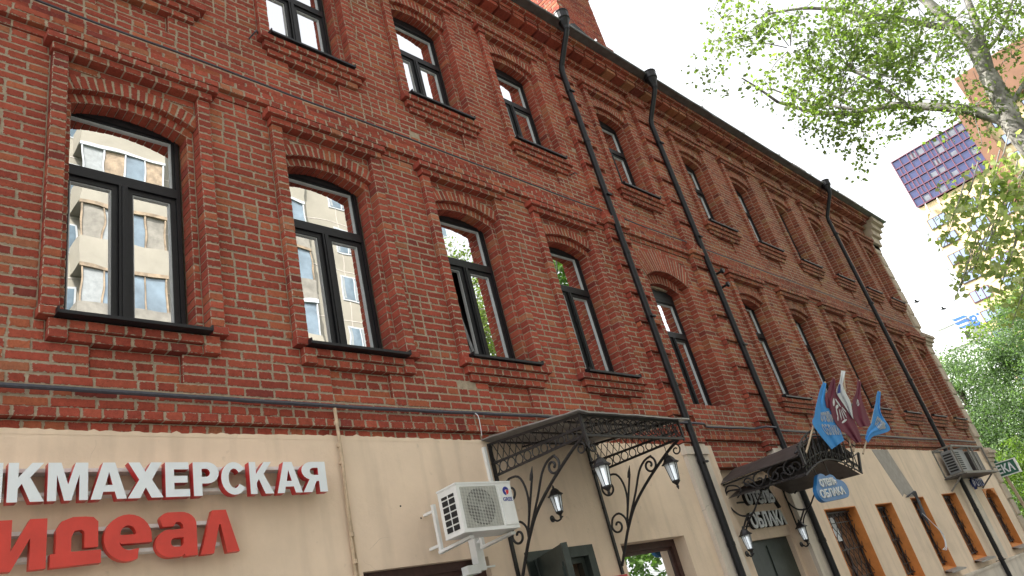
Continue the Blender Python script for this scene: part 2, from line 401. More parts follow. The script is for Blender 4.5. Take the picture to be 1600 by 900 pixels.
# extra brickwork of the hotel portal, below row 0
rect(9.2, 10.77, -4, 0, 0)
KMAX = 95
def cells(k):
    ev = {BX0, BX1}
    rs = [r for r in R if r[2] <= k < r[3]]
    for r in rs: ev.add(max(BX0, min(BX1, r[0]))); ev.add(max(BX0, min(BX1, r[1])))
    ev = sorted(ev); out = []
    for a, b in zip(ev, ev[1:]):
        if b-a < 1e-4: continue
        m = (a+b)/2; d, h = (0, 0) if k >= 0 else (None, 0)
        if k in (92, 93): d = -.05
        for r in rs:
            if r[0] <= m <= r[1]: d, h = r[4], r[5]
        if out and out[-1][2] == d and out[-1][3] == h and abs(out[-1][1]-a) < 1e-6: out[-1] = (out[-1][0], b, d, h)
        else: out.append((a, b, d, h))
    return out
rows = {k: cells(k) for k in range(-4, KMAX)}
def dat(k, x):
    if k not in rows: return -9
    for a, b, d, h in rows[k]:
        if a <= x <= b: return -9 if d is None else d
    return -9
PAL = [((.325, .069, .045), 6), ((.285, .060, .041), 4.5), ((.35, .082, .051), 4), ((.225, .050, .039), .9), ((.36, .108, .057), 1.2), ((.36, .135, .075), .35)]
def tint(x, z):
    warm = .5+.5*math.sin(x*1.7+1.3*math.sin(z*1.1+x*.6)+z*.8)
    edge_ = 1.6 if x < 1.5 else (.35 if x < 7 else .8)       # the left end is patchier, the middle was painted over
    c = random.choices([p[0] for p in PAL], [p[1]*(1+2*warm*edge_ if i in (4, 5) else (edge_*1.3 if i == 3 else 1)) for i, p in enumerate(PAL)])[0]
    far = min(1, max(0, (x-8)/8))              # the far end is older, browner brick
    c = (c[0]*(1-.20*far), c[1]*(1+.16*far), c[2]*(1+.08*far))
    q = random.uniform(.88, 1.12)
    return tuple(v*q for v in c)
def brick(mb, x0, x1, z0, z1, p, th=.15, jit=1, fn=None):
    """one brick: worn front face, chamfered arrises; front at proud p"""
    j = lambda s: random.uniform(-s, s)*jit
    p += .001+j(.002); c = .003+random.random()*.003
    tl, tr = j(.0015), j(.0015)
    x0 += abs(j(.003)); x1 -= abs(j(.003)); z0 += abs(j(.002)); z1 -= abs(j(.002))
    back = [(x0, p-th, z0), (x1, p-th, z0), (x1, p-th, z1), (x0, p-th, z1)]
    mid = [(x0, p-c, z0), (x1, p-c, z0), (x1, p-c, z1), (x0, p-c, z1)]
    fr = [(x0+c+j(.003), p+tl, z0+c+j(.002)), (x1-c+j(.003), p+tr, z0+c+j(.002)), (x1-c+j(.003), p+tr, z1-c+j(.002)), (x0+c+j(.003), p+tl, z1-c+j(.002))]
    f = fn or W
    mb.ct = tint(x0, z0); w_, h_ = x1-x0, z1-z0
    face_uv(mb, c, w_, h_)
    mb.add([f(*q) for q in back+mid+fr], [(8,9,10,11)]+[(4+i, 4+(i+1) % 4, 8+(i+1) % 4, 8+i) for i in range(4)]+[(i, (i+1) % 4, 4+(i+1) % 4, 4+i) for i in range(4)])
def face_uv(mb, c, w_, h_):
    n = len(mb.f); O = [(0, 0), (w_, 0), (w_, h_), (0, h_)]; I = [(c, c), (w_-c, c), (w_-c, h_-c), (c, h_-c)]
    mb.e[n] = [q for p in I for q in (*p, w_, h_)]
    for i in range(4): mb.e[n+1+i] = [q for p in (O[i], O[(i+1) % 4], I[(i+1) % 4], I[i]) for q in (*p, w_, h_)]
JT = .0052
BR = []                                     # (distance, kwargs) so the nearest can become parts
MORT = MB()
for k, cs in rows.items():
    z0, z1 = zk(k), zk(k+1)
    for i, (a, b, d, h) in enumerate(cs):
        if d is None: continue
        dl = -9 if i == 0 else (-9 if cs[i-1][2] is None else cs[i-1][2]); dr = -9 if i == len(cs)-1 else (-9 if cs[i+1][2] is None else cs[i+1][2])
        ea = 0 if dl < d-.005 else JT; eb = 0 if dr < d-.005 else JT
        # bricks
        L = b-a; x = a
        if L < .165 or h == 2: cuts = [a, b]
        else:
            unit = .128 if h else .26
            cuts = [a]
            st = (k % 2)*(unit/2)
            grid0 = math.floor((a-st)/unit)*unit+st
            x = grid0; kk = 0
            while x < b:
                xx = x+random.uniform(-.012, .012)
                if not h and random.random() < .38 and b-x > .3:
                    if xx-cuts[-1] > .07: cuts.append(xx)
                    xx = x+.13+random.uniform(-.01, .01)
                if xx-cuts[-1] > .075 and b-xx > .06: cuts.append(xx)
                x += unit
            cuts.append(b)
        for n_, (u, v) in enumerate(zip(cuts, cuts[1:])):
            l_ = u+(ea if n_ == 0 else JT); r_ = v-(eb if n_ == len(cuts)-2 else JT)
            if random.random() < .0012 and abs(d) < .01: continue       # a lost brick face, mortar only
            BR.append((l_, r_, z0+JT, z1-JT, d, .20 if d > .1 else .15))
        # mortar bed
        m = (a+b)/2
        ss = [a+L*(q+.5)/9 for q in range(9)]
        lo = .008 if sum(dat(k-1, q) < d-.004 for q in ss) > 2 else 0; hi = .008 if sum(dat(k+1, q) < d-.004 for q in ss) > 2 else 0
        MORT.box(a+(.006 if ea == 0 else 0), b-(.006 if eb == 0 else 0), 5-d+.0035, 5+.30, EYE+z0+lo, EYE+z1-hi)
# arches: voussoirs and the mortar between ring and brickwork
ARCH = []
for wd in WINS:
    cx, s, wo_, wi_, Rr, zc, t = wd['cx'], wd['s'], wd['wo'], wd['wi'], wd['R'], wd['zc'], wd['t']
    hood = wd['hood']
    def ring(r_in, r_out, half, p, th, n, flat_top=None):
        a0 = math.asin(half/r_in)
        for i in range(n):
            u0_, u1_ = -a0+2*a0*i/n, -a0+2*a0*(i+1)/n; g = .0045/r_in
            ARCH.append((cx, zc, u0_+g, u1_-g, r_in, r_out, p, th, flat_top))
        # mortar core
        mb = MORT; N = 12
        for i in range(N):
            u0_, u1_ = -a0+2*a0*i/N, -a0+2*a0*(i+1)/N
            ro_ = r_out
            P = [(cx+r*math.sin(u), zc+r*math.cos(u)) for r, u in ((r_in+.007, u0_), (r_in+.007, u1_), (ro_, u1_), (ro_, u0_))]
            mb.prism(P, lambda x_, z_, d_: W(x_, d_, z_), p-.0035, p-th)
    if hood:
        ring(Rr, Rr+t, wo_, .004, .068, 17); ring(Rr-.085, Rr+.09, wi_+.01, -.06, .15, 15)
    else:
        ring(Rr, Rr+t, wo_, .004, .13, 20); ring(Rr-.15, Rr+.05, wi_+.01, -.12, .14, 13)
    # spandrel mortar above ring ends
    N = 16; hw = wo_ if hood else wo_+.06; kt = s
    while zk(kt) < zc+Rr+t: kt += 1
    ztop = zk(kt)
    for i in range(N):
        xa, xb = cx-hw+2*hw*i/N, cx-hw+2*hw*(i+1)/N; xm = (xa+xb)/2-cx
        zz = zc+math.sqrt(max(0, (Rr+t*.6)**2-xm*xm))
        MORT.box(xa, xb, 5+.012, 5+.3, EYE+zz, EYE+ztop)
    MORT.box(cx-hw-.06, cx+hw+.06, 5.21, 5.3, EYE+zk(s)-.02, EYE+ztop)
def vouss(mb, cx, zc, u0_, u1_, ri, ro_, p, th, flat):
    c = .006; p += random.uniform(-.003, .003)
    ro_ += random.uniform(-.006, .004)
    def P(r, u, d): return W(cx+r*math.sin(u), d, zc+r*math.cos(u))
    cu = c/ri
    mb.ct = tint(cx, zc); w_, h_ = ri*(u1_-u0_), ro_-ri
    face_uv(mb, c, w_, h_)
    mb.add([P(ri, u0_, p-th), P(ri, u1_, p-th), P(ro_, u1_, p-th), P(ro_, u0_, p-th),
            P(ri, u0_, p-c), P(ri, u1_, p-c), P(ro_, u1_, p-c), P(ro_, u0_, p-c),
            P(ri+c, u0_+cu, p), P(ri+c, u1_-cu, p), P(ro_-c, u1_-cu, p), P(ro_-c, u0_+cu, p)],
           [(8,9,10,11)]+[(4+i, 4+(i+1) % 4, 8+(i+1) % 4, 8+i) for i in range(4)]+[(i, (i+1) % 4, 4+(i+1) % 4, 4+i) for i in range(4)])
# the 300 bricks that show largest (in frame, nearest to the viewer) are parts of their own; the rest are one part
def infront(b):
    x_, z_ = (b[0]+b[1])/2, (b[2]+b[3])/2
    v = Vector((x_, 5-b[4], z_)); cx_, cy_, cz_ = v.dot(rt), v.dot(up), v.dot(fw)
    X, Y = 800+1157.4*cx_/cz_, 450-1157.4*cy_/cz_
    return 4 < X < 1596 and 4 < Y < 896
def size(b):
    v = Vector((.5*(b[0]+b[1]), 5, .5*(b[2]+b[3]))); return (b[1]-b[0])*5/v.length**3
vis = [b for b in BR if infront(b)]
vis.sort(key=size, reverse=True); near = set(map(id, vis[:300]))
BRM = MB()
for b in BR:
    if id(b) in near:
        mb = MB(); brick(mb, *b[:4], b[4], b[5]); mb.build('brick', M_brick, B, tint=True)
    else: brick(BRM, *b[:4], b[4], b[5])
for a in ARCH: vouss(BRM, *a)
BRM.build('brickwork', M_brick, B, tint=True, kind='stuff')
MORT.build('mortar_bed', M_mortar, B)
# inner shell, so no light passes through and open sashes look into a dark room
sh = MB()
sh.box(BX0, 23.4, 5.9, 17, EYE-1.6, EYE+9.1); sh.build('inner_wall', M_dark, B)
mb = MB(); mb.box(BX0-.3, BX0, 5.0, 17, 0, EYE+9.2); mb.build('end_wall', M_plaster2, B)
# floor slabs between the storeys close the gap behind the facade
mb = MB()
for z in (-1.6, 2.0, 5.5, 9.0): mb.box(BX0, 23.3, 5.3, 5.9, EYE+z, EYE+z+.15)
mb.build('floor_slab', M_dark, B)

# ---- windows (frame > glass pane, sill), meshes shared between alike windows
def window_meshes(key, H, half, arch_top, low):
    """local coords: x centre, y=0 at the wall face (negative is outwards), z=0 at bottom of frame"""
    d0 = .20; fr = MB(); fr.cm = 0
    wdt = .034
    def fb(x0, x1, z0, z1, y0=d0, y1=d0+.08): fr.box(x0, x1, y0, y1, z0, z1)
    trz = H-.68
    if key == 'upper': trz = H-.64
    fb(-half, -half+wdt, 0, H); fb(half-wdt, half, 0, H); fb(-half+wdt, half-wdt, 0, .05); fb(-half+wdt, half-wdt, H-.05, H)
    fb(-half+.001, half-.001, H+.0005, H+arch_top, d0-.004, d0+.06)                     # arched head board
    fb(-half+wdt, half-wdt, trz, trz+.09, d0-.008, d0+.085)
    fb(-.033, .033, .05, trz, d0-.012, d0+.08)
    fb(-.012, .012, .075, trz-.005, d0-.022, d0-.011)                                   # cover strip on the mullion
    cells_ = [(-half+wdt, -.033, .05, trz, 1), (.033, half-wdt, .05, trz, 1), (-half+wdt, half-wdt, trz+.09, H-.05, 0)]
    panes = []
    for x0, x1, z0, z1, sash in cells_:
        sw = .046 if sash else .02
        y0, y1 = d0+.012, d0+.06
        fr.cm = 0
        fr.box(x0+.002, x0+sw, y0, y1, z0+.002, z1-.002); fr.box(x1-sw, x1-.002, y0, y1, z0+.002, z1-.002)
        fr.box(x0+sw, x1-sw, y0, y1, z0+.002, z0+sw); fr.box(x0+sw, x1-sw, y0, y1, z1-sw, z1-.002)
        fr.cm = 1
        g = .011; a0, a1, b0_, b1_ = x0+sw, x1-sw, z0+sw, z1-sw
        fr.box(a0, a0+g, y0+.012, y1, b0_, b1_); fr.box(a1-g, a1, y0+.012, y1, b0_, b1_)
        fr.box(a0+g, a1-g, y0+.012, y1, b0_, b0_+g); fr.box(a0+g, a1-g, y0+.012, y1, b1_-g, b1_)
        pm = MB(); pm.box(a0+g, a1-g, y0+.03, y0+.036, b0_+g, b1_-g); panes.append(pm.mesh('pane', M_glass))
    fr.cm = 0
    sm = MB()
    sl_ = half+.06
    sm.grid([[(-sl_, -.135, -.035), (sl_, -.135, -.035)], [(-sl_, -.135, -.010), (sl_, -.135, -.010)], [(-sl_, d0+.01, .028), (sl_, d0+.01, .028)]])
    sm.box(-sl_, sl_, -.13, -.04, -.034, -.012)
    sm.box(-half+.01, half-.01, -.03, d0+.02, -.07, .012)
    for sg in (-1, 1): sm.box(*sorted((sg*sl_, sg*(sl_-.012))), -.138, .02, -.03, .012)
    return fr.mesh('window', [M_black, M_spacer]), panes, sm.mesh('window_sill', M_black)
WM = {'lowest': window_meshes('lowest', 1.98+.077, .462, .14, True), 'low': window_meshes('low', 1.98, .462, .14, True),
      'upper': window_meshes('upper', 8.03-6.35, .462, .14, False), 'portal': window_meshes('portal', 4.49-2.60, .415, .3, True)}
def put(mesh, name, parent, loc=(0, 0, 0)):
    o = bpy.data.objects.new(name, mesh); C.objects.link(o); o.parent = parent; o.location = loc; return o
for wd in WINS:
    z = zk(wd['b0'])+.035; key = 'lowest' if wd['low'] else ('upper' if wd['f'] > 50 else 'low')
    y = 5.0
    if not wd['hood']: key, z, y = 'portal', zk(8)+.01, 5.055
    fm, pm, smm = WM[key]
    wobj = put(fm, 'window', B, Vector((wd['cx']-(.025 if wd['hood'] else 0), y, EYE+z))-wpos(B))
    openw = abs(wd['cx']-5.55) < .01 and wd['f'] < 50
    for i, p in enumerate(pm):
        if openw and i == 0: continue
        put(p, 'pane', wobj)
    if openw:                                    # left casement tilted inwards, dark room behind it
        wobj['label'] = 'black window with its left casement tilted open'
        sa = MB(); x0, x1, z0, z1 = -.462+.034, -.033, .05, 1.98-.68
        def tp(x_, y_, z_): a = math.radians(9); return (x_, .235+(y_)*math.cos(a)+(z_-z0)*math.sin(a), z0+(z_-z0)*math.cos(a)-y_*math.sin(a))
        def tb(x0, x1, y0, y1, z0_, z1_, cm=0):
            sa.cm = cm; vs = [(x, y, z) for z in (z0_, z1_) for x, y in ((x0, y0), (x1, y0), (x1, y1), (x0, y1))]
            sa.add([tp(*v) for v in vs], [(0,3,2,1),(4,5,6,7),(0,1,5,4),(1,2,6,5),(2,3,7,6),(3,0,4,7)])
        tb(x0, x0+.05, 0, .05, z0, z1); tb(x1-.05, x1, 0, .05, z0, z1); tb(x0+.05, x1-.05, 0, .05, z0, z0+.05); tb(x0+.05, x1-.05, 0, .05, z1-.05, z1)
        tb(x0+.05, x1-.05, .02, .026, z0+.05, z1-.05, 2); tb(x0+.05, x0+.06, .005, .019, z0+.05, z1-.05, 1); tb(x1-.06, x1-.05, .005, .019, z0+.05, z1-.05, 1)
        put(sa.mesh('tilted_sash', [M_black, M_spacer, M_glass]), 'tilted_sash', wobj)
    if wd['hood']: put(smm, 'window_sill', wobj)

# ---- roof edge, gutter sheet, ridge
mb = MB(); ZE = EYE+zk(95)
n = 60; rw = [[], [], [], [], []]
for i in range(n+1):
    x = BX0+(24.05-BX0)*i/n; j = random.uniform(-.012, .012); k2 = random.uniform(-.012, .012)
    for q, (p, z) in enumerate(((.30, .005), (.47+j, .0+k2), (.48+j, .035+k2), (.46+j, .07+k2), (-1.2, .62))):
        rw[q].append((x, 5-p, ZE+z))
mb.grid(rw[::-1])
mb.grid([[(BX0, 6.2, ZE+.62), (24.05, 6.2, ZE+.62)], [(BX0, 11, ZE+2.6), (24.05, 11, ZE+2.6)], [(BX0, 17, ZE), (24.05, 17, ZE)]])
mb.box(23.4, 24.05, 4.75, 17, ZE-.05, ZE+.004)
mb.build('roof', M_roof, B)
mb = MB(); mb.tube([(BX0, 4.53, ZE+.02), (24.05, 4.53, ZE+.02)], .022, 8)
for i in range(14): mb.box(BX0+.9+i*1.8, BX0+.93+i*1.8, 4.5, 4.62, ZE+.03, ZE+.085)
mb.build('roof_edge_rail', M_roof, B)
# chimney-like brick stack rising behind the eaves
def brick_block(mb, mo, x0, x1, y0, y1, z0, z1):
    mo.box(x0+.008, x1-.008, y0+.008, y1-.008, z0, z1-.01)
    k = 0; z = z0
    while z < z1-.03:
        for side in range(4):
            if side in (0, 2): L, fn = x1-x0, (lambda u, p, zz, s_=side: (x0+u, y0-p, zz) if s_ == 0 else (x1-u, y1+p, zz))
            else: L, fn = y1-y0, (lambda u, p, zz, s_=side: (x0-p, y1-u, zz) if s_ == 3 else (x1+p, y0+u, zz))
            u = -(k+side) % 2*.13
            while u < L:
                a, b = max(0, u), min(L, u+.26)
                if b-a > .04: brick(mb, a+(.001 if a == 0 else JT), b-(0.001 if b == L else JT), z+JT, min(z+CO, z1)-JT, 0, .06, 1, fn)
                u += .26
        z += CO; k += 1
mb = MB(); mo = MB()
brick_block(mb, mo, 9.95, 11.32, 5.2, 6.4, EYE+9.1, EYE+12.9)
brick_block(mb, mo, 9.85, 11.42, 5.1, 6.5, EYE+12.2, EYE+12.5)
brick_block(mb, mo, 9.88, 11.40, 5.13, 6.47, EYE+9.1, EYE+10.6)
ch = mb.build('chimney_stack', M_brick, B, tint=True); mo.build('mortar', M_mortar, ch)
mb = MB(); mb.box(9.35, 9.85, 4.9, 5.4, EYE+9.35, EYE+9.75); mb.box(9.3, 9.9, 4.85, 5.45, EYE+9.75, EYE+9.79)
mb.tube([(9.55, 4.75, EYE+9.5), (9.5, 4.9, EYE+9.95)], .12, 8)
mb.build('roof_vent', M_dark, B)
mb = MB(); mo = MB(); brick_block(mb, mo, 19.2, 20.7, 5.05, 5.5, EYE+9.2, EYE+10.15); brick_block(mb, mo, 19.5, 20.4, 5.05, 5.5, EYE+10.15, EYE+10.42)
pp = mb.build('roof_parapet', M_brick, B, tint=True); mo.build('mortar', M_mortar, pp)
mb = MB(); mb.box(22.3, 23.4, 5.0, 5.6, EYE+9.2, EYE+10.0); mb.box(22.2, 23.55, 4.9, 5.7, EYE+10.0, EYE+10.1); mb.box(22.5, 23.3, 5.02, 5.58, EYE+10.1, EYE+10.25)
mb.build('corner_parapet', M_quoin, B)

# ---- quoined corner in stucco
mb = MB(); mb.box(22.955, 23.45, 4.99, 6, 0, EYE+8.9); co = mb.build('corner_pier', M_quoin, B)
z = EYE-1.0; i = 0
while z < EYE+8.3:
    wq = .50 if i % 2 == 0 else .36
    if not (EYE+5.0 < z < EYE+5.45) and not (EYE+1.6 < z < EYE+2.0):
        q = MB(); c = .02; x0, x1, y0, z0, z1 = 23.50-wq, 23.50, 4.94, z+.012, z+.40
        q.add([(x0, 4.995, z0), (x1, 4.995, z0), (x1, 4.995, z1), (x0, 4.995, z1), (x0, y0+c, z0), (x1, y0+c, z0), (x1, y0+c, z1), (x0, y0+c, z1), (x0+c, y0, z0+c), (x1-c, y0, z0+c), (x1-c, y0, z1-c), (x0+c, y0, z1-c)],
              [(8,9,10,11)]+[(4+i_, 4+(i_+1) % 4, 8+(i_+1) % 4, 8+i_) for i_ in range(4)]+[(i_, (i_+1) % 4, 4+(i_+1) % 4, 4+i_) for i_ in range(4)])
        q.box(x0+.1, x1, 4.996, 5.6, z0, z1)
        q.build('quoin', M_quoin, B)
    z += .415; i += 1
for zc_, nm in ((EYE+5.05, 'corner_moulding'), (EYE+1.65, 'corner_moulding')):
    mb = MB()
    for a, (h0, h1) in zip((.06, .12, .17, .1), ((0, .1), (.1, .2), (.2, .28), (.28, .36))): mb.box(22.95-a*.3, 23.5+a, 5-a-.03, 6, zc_+h0, zc_+h1-.002)
    mb.build(nm, M_quoin, B)
mb = MB()
for a, (h0, h1) in zip((.06, .14, .22, .30, .40), ((8.3, 8.45), (8.45, 8.7), (8.7, 8.9), (8.9, 9.08), (9.08, 9.24))): mb.box(22.96, 23.5+a, 5-a, 6, EYE+h0, EYE+h1-.002)
mb.build('corner_cornice', M_quoin, B)

# ---- plaster ground floor
OPEN = [(3.42, 4.72, -.9, .86), (5.17, 6.14, -1.6, .85), (6.62, 7.85, -.7, .82), (9.2, 10.85, -1.6, 1.63),
        (11.9, 13.15, -.45, .93), (14.05, 14.87, -.45, .92), (15.95, 16.72, -.45, .96), (17.95, 18.95, -.45, .97), (21.2, 22.3, -.45, .98)]
mb = MB()
xs = sorted({BX0, 23.0}.union(*[{o[0], o[1]} for o in OPEN]))
for a, b in zip(xs, xs[1:]):
    m = (a+b)/2; op = [o for o in OPEN if o[0] <= m <= o[1]]
    zs = [-1.6, Z0-.004] if not op else [-1.6, op[0][2], op[0][3], Z0-.004]
    top = Z0-.004
    if not op: segs = [(-1.6, top)]
    else: segs = [(-1.6, op[0][2]), (op[0][3], top if m < 9.2 or m > 10.85 else 1.62)]
    for z0, z1 in segs:
        if z1-z0 > .01: mb.box(a, b, 4.985, 5.4, EYE+z0, EYE+z1)
pw = mb.build('plaster_wall', M_plaster, B)
mb = MB()
for a, b in ((BX0, 8.41), (11.30, 22.94)):
    n_ = int((b-a)/.035); top = []; bot = []
    for i in range(n_+1):
        xx = a+(b-a)*i/n_; t_ = Z0+.004+.006*math.sin(xx*2.3)+random.uniform(-.006, .006)+(.012 if random.random() < .06 else 0)
        top.append(W(xx, .0165, t_)); bot.append(W(xx, .0165, Z0-.03))
    mb.grid([bot, top]); mb.grid([top, [(x_, 5.03, z_+.004) for x_, y_, z_ in top]])
mb.build('plaster_edge', M_plaster, B)
mb = MB(); mb.box(9.2, 10.85, 5.13, 5.5, EYE+.66, EYE+1.65); mb.box(9.2, 9.36, 5.13, 5.5, EYE-1.6, EYE+.66); mb.box(10.78, 10.85, 5.13, 5.5, EYE-1.6, EYE+.66)
mb.build('portal_wall', M_plaster, B)
for a, b in ((8.42, 8.93), (10.86, 11.26)):                 # pale pilasters below the brick strips
    mb = MB(); mb.box(a, b, 4.925, 4.984, EYE-1.6, EYE+1.78); mb.box(a-.02, b+.02, 4.90, 4.984, EYE+1.78, EYE+1.88); mb.box(a, b, 4.915, 4.984, EYE+1.88, EYE+1.924)
    mb.build('plaster_pilaster', M_plaster2, B)
mb = MB(); mb.box(11.3, 23.0, 4.93, 4.984, EYE-1.6, EYE-.62); mb.box(11.3, 23.0, 4.91, 4.984, EYE-.62, EYE-.57)
mb.build('plinth', M_plaster2, B)
mb = MB(); pts = [(15.1, 1.925), (15.95, 1.925), (16.1, 1.6), (16.35, 1.1), (16.45, .86), (16.25, .98), (15.9, .99), (15.75, 1.06), (15.6, 1.0), (15.35, 1.45)]
mb.prism(pts, lambda u, v, d: W(u, d, v), .019, .0); mb.build('bare_patch', M_greypatch, B)
for x in (20.0,):
    mb = MB(); mb.box(x, x+.35, 4.95, 4.984, EYE-.55, EYE+1.9); mb.build('plaster_pilaster', M_plaster2, B)
# openings
def ground_window(x0, x1, z0, z1, dep, mf, grille=None, reveal=None, label=None):
    f = MB(); y = 5+dep; t = .075
    f.box(x0, x0+t, y, y+.07, EYE+z0, EYE+z1); f.box(x1-t, x1, y, y+.07, EYE+z0, EYE+z1)
    f.box(x0+t, x1-t, y, y+.07, EYE+z0, EYE+z0+t); f.box(x0+t, x1-t, y, y+.07, EYE+z1-t, EYE+z1)
    f.box(x0+t+.01, x1-t-.01, y+.02, y+.06, EYE+z1-t-.035, EYE+z1-t); f.box(x0+t, x0+t+.035, y+.02, y+.06, EYE+z0+t, EYE+z1-t); f.box(x1-t-.035, x1-t, y+.02, y+.06, EYE+z0+t, EYE+z1-t)
    o = f.build('window', mf, B, label=label)
    g = MB(); g.box(x0+t, x1-t, y+.04, y+.046, EYE+z0+t, EYE+z1-t); g.build('pane', M_glass, o)
    return o
ground_window(3.42, 4.72, -.9, .86, .05, M_brownframe, label='brown framed shop window under the air conditioner')
ground_window(6.62, 7.85, -.7, .82, .14, M_brownframe, label='brown framed shop window with trees mirrored in it')
for i, (x0, x1, z0, z1) in enumerate(OPEN[4:]):
    rv = MB(); y0, y1 = 4.978, 5.21; t = .012
    rv.box(x1-t, x1, y0, y1, EYE+z0, EYE+z1); rv.box(x0, x0+t, y0, y1, EYE+z0, EYE+z1); rv.box(x0+t, x1-t, y0, y1, EYE+z1-t, EYE+z1)
    rv.grid([[(x0+t, 4.93, EYE+z0+.02), (x1-t, 4.93, EYE+z0+.02)], [(x0+t, 5.21, EYE+z0+.16), (x1-t, 5.21, EYE+z0+.16)]])
    if i == 4:
        for q in range(10):
            a, b = x0+(x1-x0)*q/10, x0+(x1-x0)*(q+1)/10; m = ((a+b)/2-(x0+x1)/2)/((x1-x0)/2)
            rv.box(a, b, y0+.002, y1, EYE+z1-.22*abs(m)**2.2-.01, EYE+z1-.011)
    rv.build('painted_reveal', M_ochre, B)
    o = MB(); o.box(x0+t, x1-t, 5.22, 5.26, EYE+z0, EYE+z1-t)
    # folds of a brown curtain behind the grille
    nf = 14; rr = [[], []]
    for q in range(nf*4+1):
        xx = x0+.05+(x1-x0-.1)*q/(nf*4); yy = 5.19+.011*math.sin(q*PI/2+i)+.005*random.random()
        rr[0].append((xx, yy, EYE+z0+.1)); rr[1].append((xx, yy, EYE+z1-.08))
    wdw = o.build('window', M_brownframe, B); cm = MB(); cm.grid(rr); cm.build('curtain', M_wood, wdw, smooth=True)
    st = MB()
    for (a, b) in ((x0+t, x0+.07), (x1-.07, x1-t), ((x0+x1)/2-.03, (x0+x1)/2+.03)): st.box(a, b, 5.145, 5.17, EYE+z0+.12, EYE+z1-.02)
    st.box(x0+.07, x1-.07, 5.147, 5.17, EYE+z1-.10, EYE+z1-.02); st.build('frame', M_brownframe, wdw)
    gm = MB(); nb = max(4, int((x1-x0)/.16))
    for q in range(nb):
        for sgn in (-1, 1):
            xc = x0+(x1-x0)*(q+.5)/nb; A = (x1-x0)/nb*.55
            gm.tube([(xc+sgn*A*math.sin(zz*PI/6), 5.11, EYE+z0+.18+(z1-z0-.24)*zz/24) for zz in range(25)], .006, 5)
    for zz in (.25, .55, .85): gm.bar((x0+.02, 5.11, EYE+z0+(z1-z0)*zz), (x1-.02, 5.11, EYE+z0+(z1-z0)*zz), .012)
    gm.bar((x0+.02, 5.11, EYE+z0+.18), (x1-.02, 5.11, EYE+z0+.18), .018); gm.bar((x0+.02, 5.11, EYE+z1-.05), (x1-.02, 5.11, EYE+z1-.05), .018)
    gm.build('window_grille', M_iron, B)
    ss = MB(); ss.grid([[(x0-.06, 4.84, EYE+z0-.02), (x1+.06, 4.84, EYE+z0-.02)], [(x0-.06, 4.84, EYE+z0+.005), (x1+.06, 4.84, EYE+z0+.005)], [(x0-.06, 4.98, EYE+z0+.05), (x1+.06, 4.98, EYE+z0+.05)]])
    ss.build('window_sill', M_sheet, B)
mb = MB()                                                    # paper notices stuck inside the first ochre window
mb.box(12.15, 12.5, 5.14, 5.143, EYE+.45, EYE+.82); mb.build('paper_notice', M_whitecloth, B)
# shop door, leaf open outwards
fr = MB(); x0, x1, z1 = 5.17, 6.14, .85
fr.box(x0, x0+.1, 4.965, 5.12, EYE-1.6, EYE+z1); fr.box(x1-.1, x1, 4.965, 5.12, EYE-1.6, EYE+z1); fr.box(x0+.1, x1-.1, 4.965, 5.12, EYE+z1-.1, EYE+z1)
fr.box(x0+.1, x0+.15, 5.03, 5.1, EYE-1.6, EYE+z1-.1); fr.box(x1-.15, x1-.1, 5.03, 5.1, EYE-1.6, EYE+z1-.1); fr.box(x0+.15, x1-.15, 5.03, 5.1, EYE+z1-.15, EYE+z1-.1)
do = fr.build('door_frame', M_doorgreen, B)
lf = MB(); a = math.radians(-117)
def L2(u, v, z_): return (x0+.1+u*math.cos(a)-v*math.sin(a), 4.96+u*math.sin(a)+v*math.cos(a), z_)
def lbox(u0, u1, v0, v1, z0_, z1_):
    vs = [L2(u, v, z_) for z_ in (z0_, z1_) for u, v in ((u0, v0), (u1, v0), (u1, v1), (u0, v1))]
    lf.add(vs, [(0,3,2,1),(4,5,6,7),(0,1,5,4),(1,2,6,5),(2,3,7,6),(3,0,4,7)])
lbox(0, .75, 0, .04, EYE-1.58, EYE+.775); lbox(.1, .66, -.012, 0, EYE-.6, EYE+.64); lbox(.14, .66, -.02, -.012, EYE-.56, EYE+.60); lbox(0, .03, -.014, 0, EYE-1.58, EYE+.775); lbox(.72, .75, -.014, 0, EYE-1.58, EYE+.775)
lfo = lf.build('open_door_leaf', M_doorgreen, do)
mb = MB(); mb.box(x0+.15, x1-.15, 5.19, 5.25, EYE-1.6, EYE+.7); mb.build('hall_wall', M_ochre, do)
mb = MB(); mb.box(9.36, 10.78, 5.20, 5.26, EYE-1.6, EYE+.66)
for xx in (9.40, 10.07): mb.box(xx+.03, xx+.62, 5.185, 5.20, EYE-1.5, EYE+.58)
hd = mb.build('hotel_door', M_doorgreen, B)
mb = MB(); mb.box(6.13, 6.55, 4.955, 4.985, EYE+.30, EYE+.515); o = mb.build('small_red_notice', M_letterr, None); tag(o, 'red notice board on the wall between the shop door and the brown window', 'sign')
mb = MB(); mb.box(9.2, 9.34, 5.115, 5.13, EYE+.05, EYE+.42); pq = mb.build('plaque', M_dark, None)
tag(pq, 'narrow dark wall plaque with white lines left of the hotel door', 'sign')
for i in range(7):
    mb = MB(); mb.box(9.215, 9.325-.02*(i % 3), 5.111, 5.1149, EYE+.09+i*.045, EYE+.09+i*.045+(.022 if i > 2 else .028)); mb.build('text_line', M_whitecloth, pq)

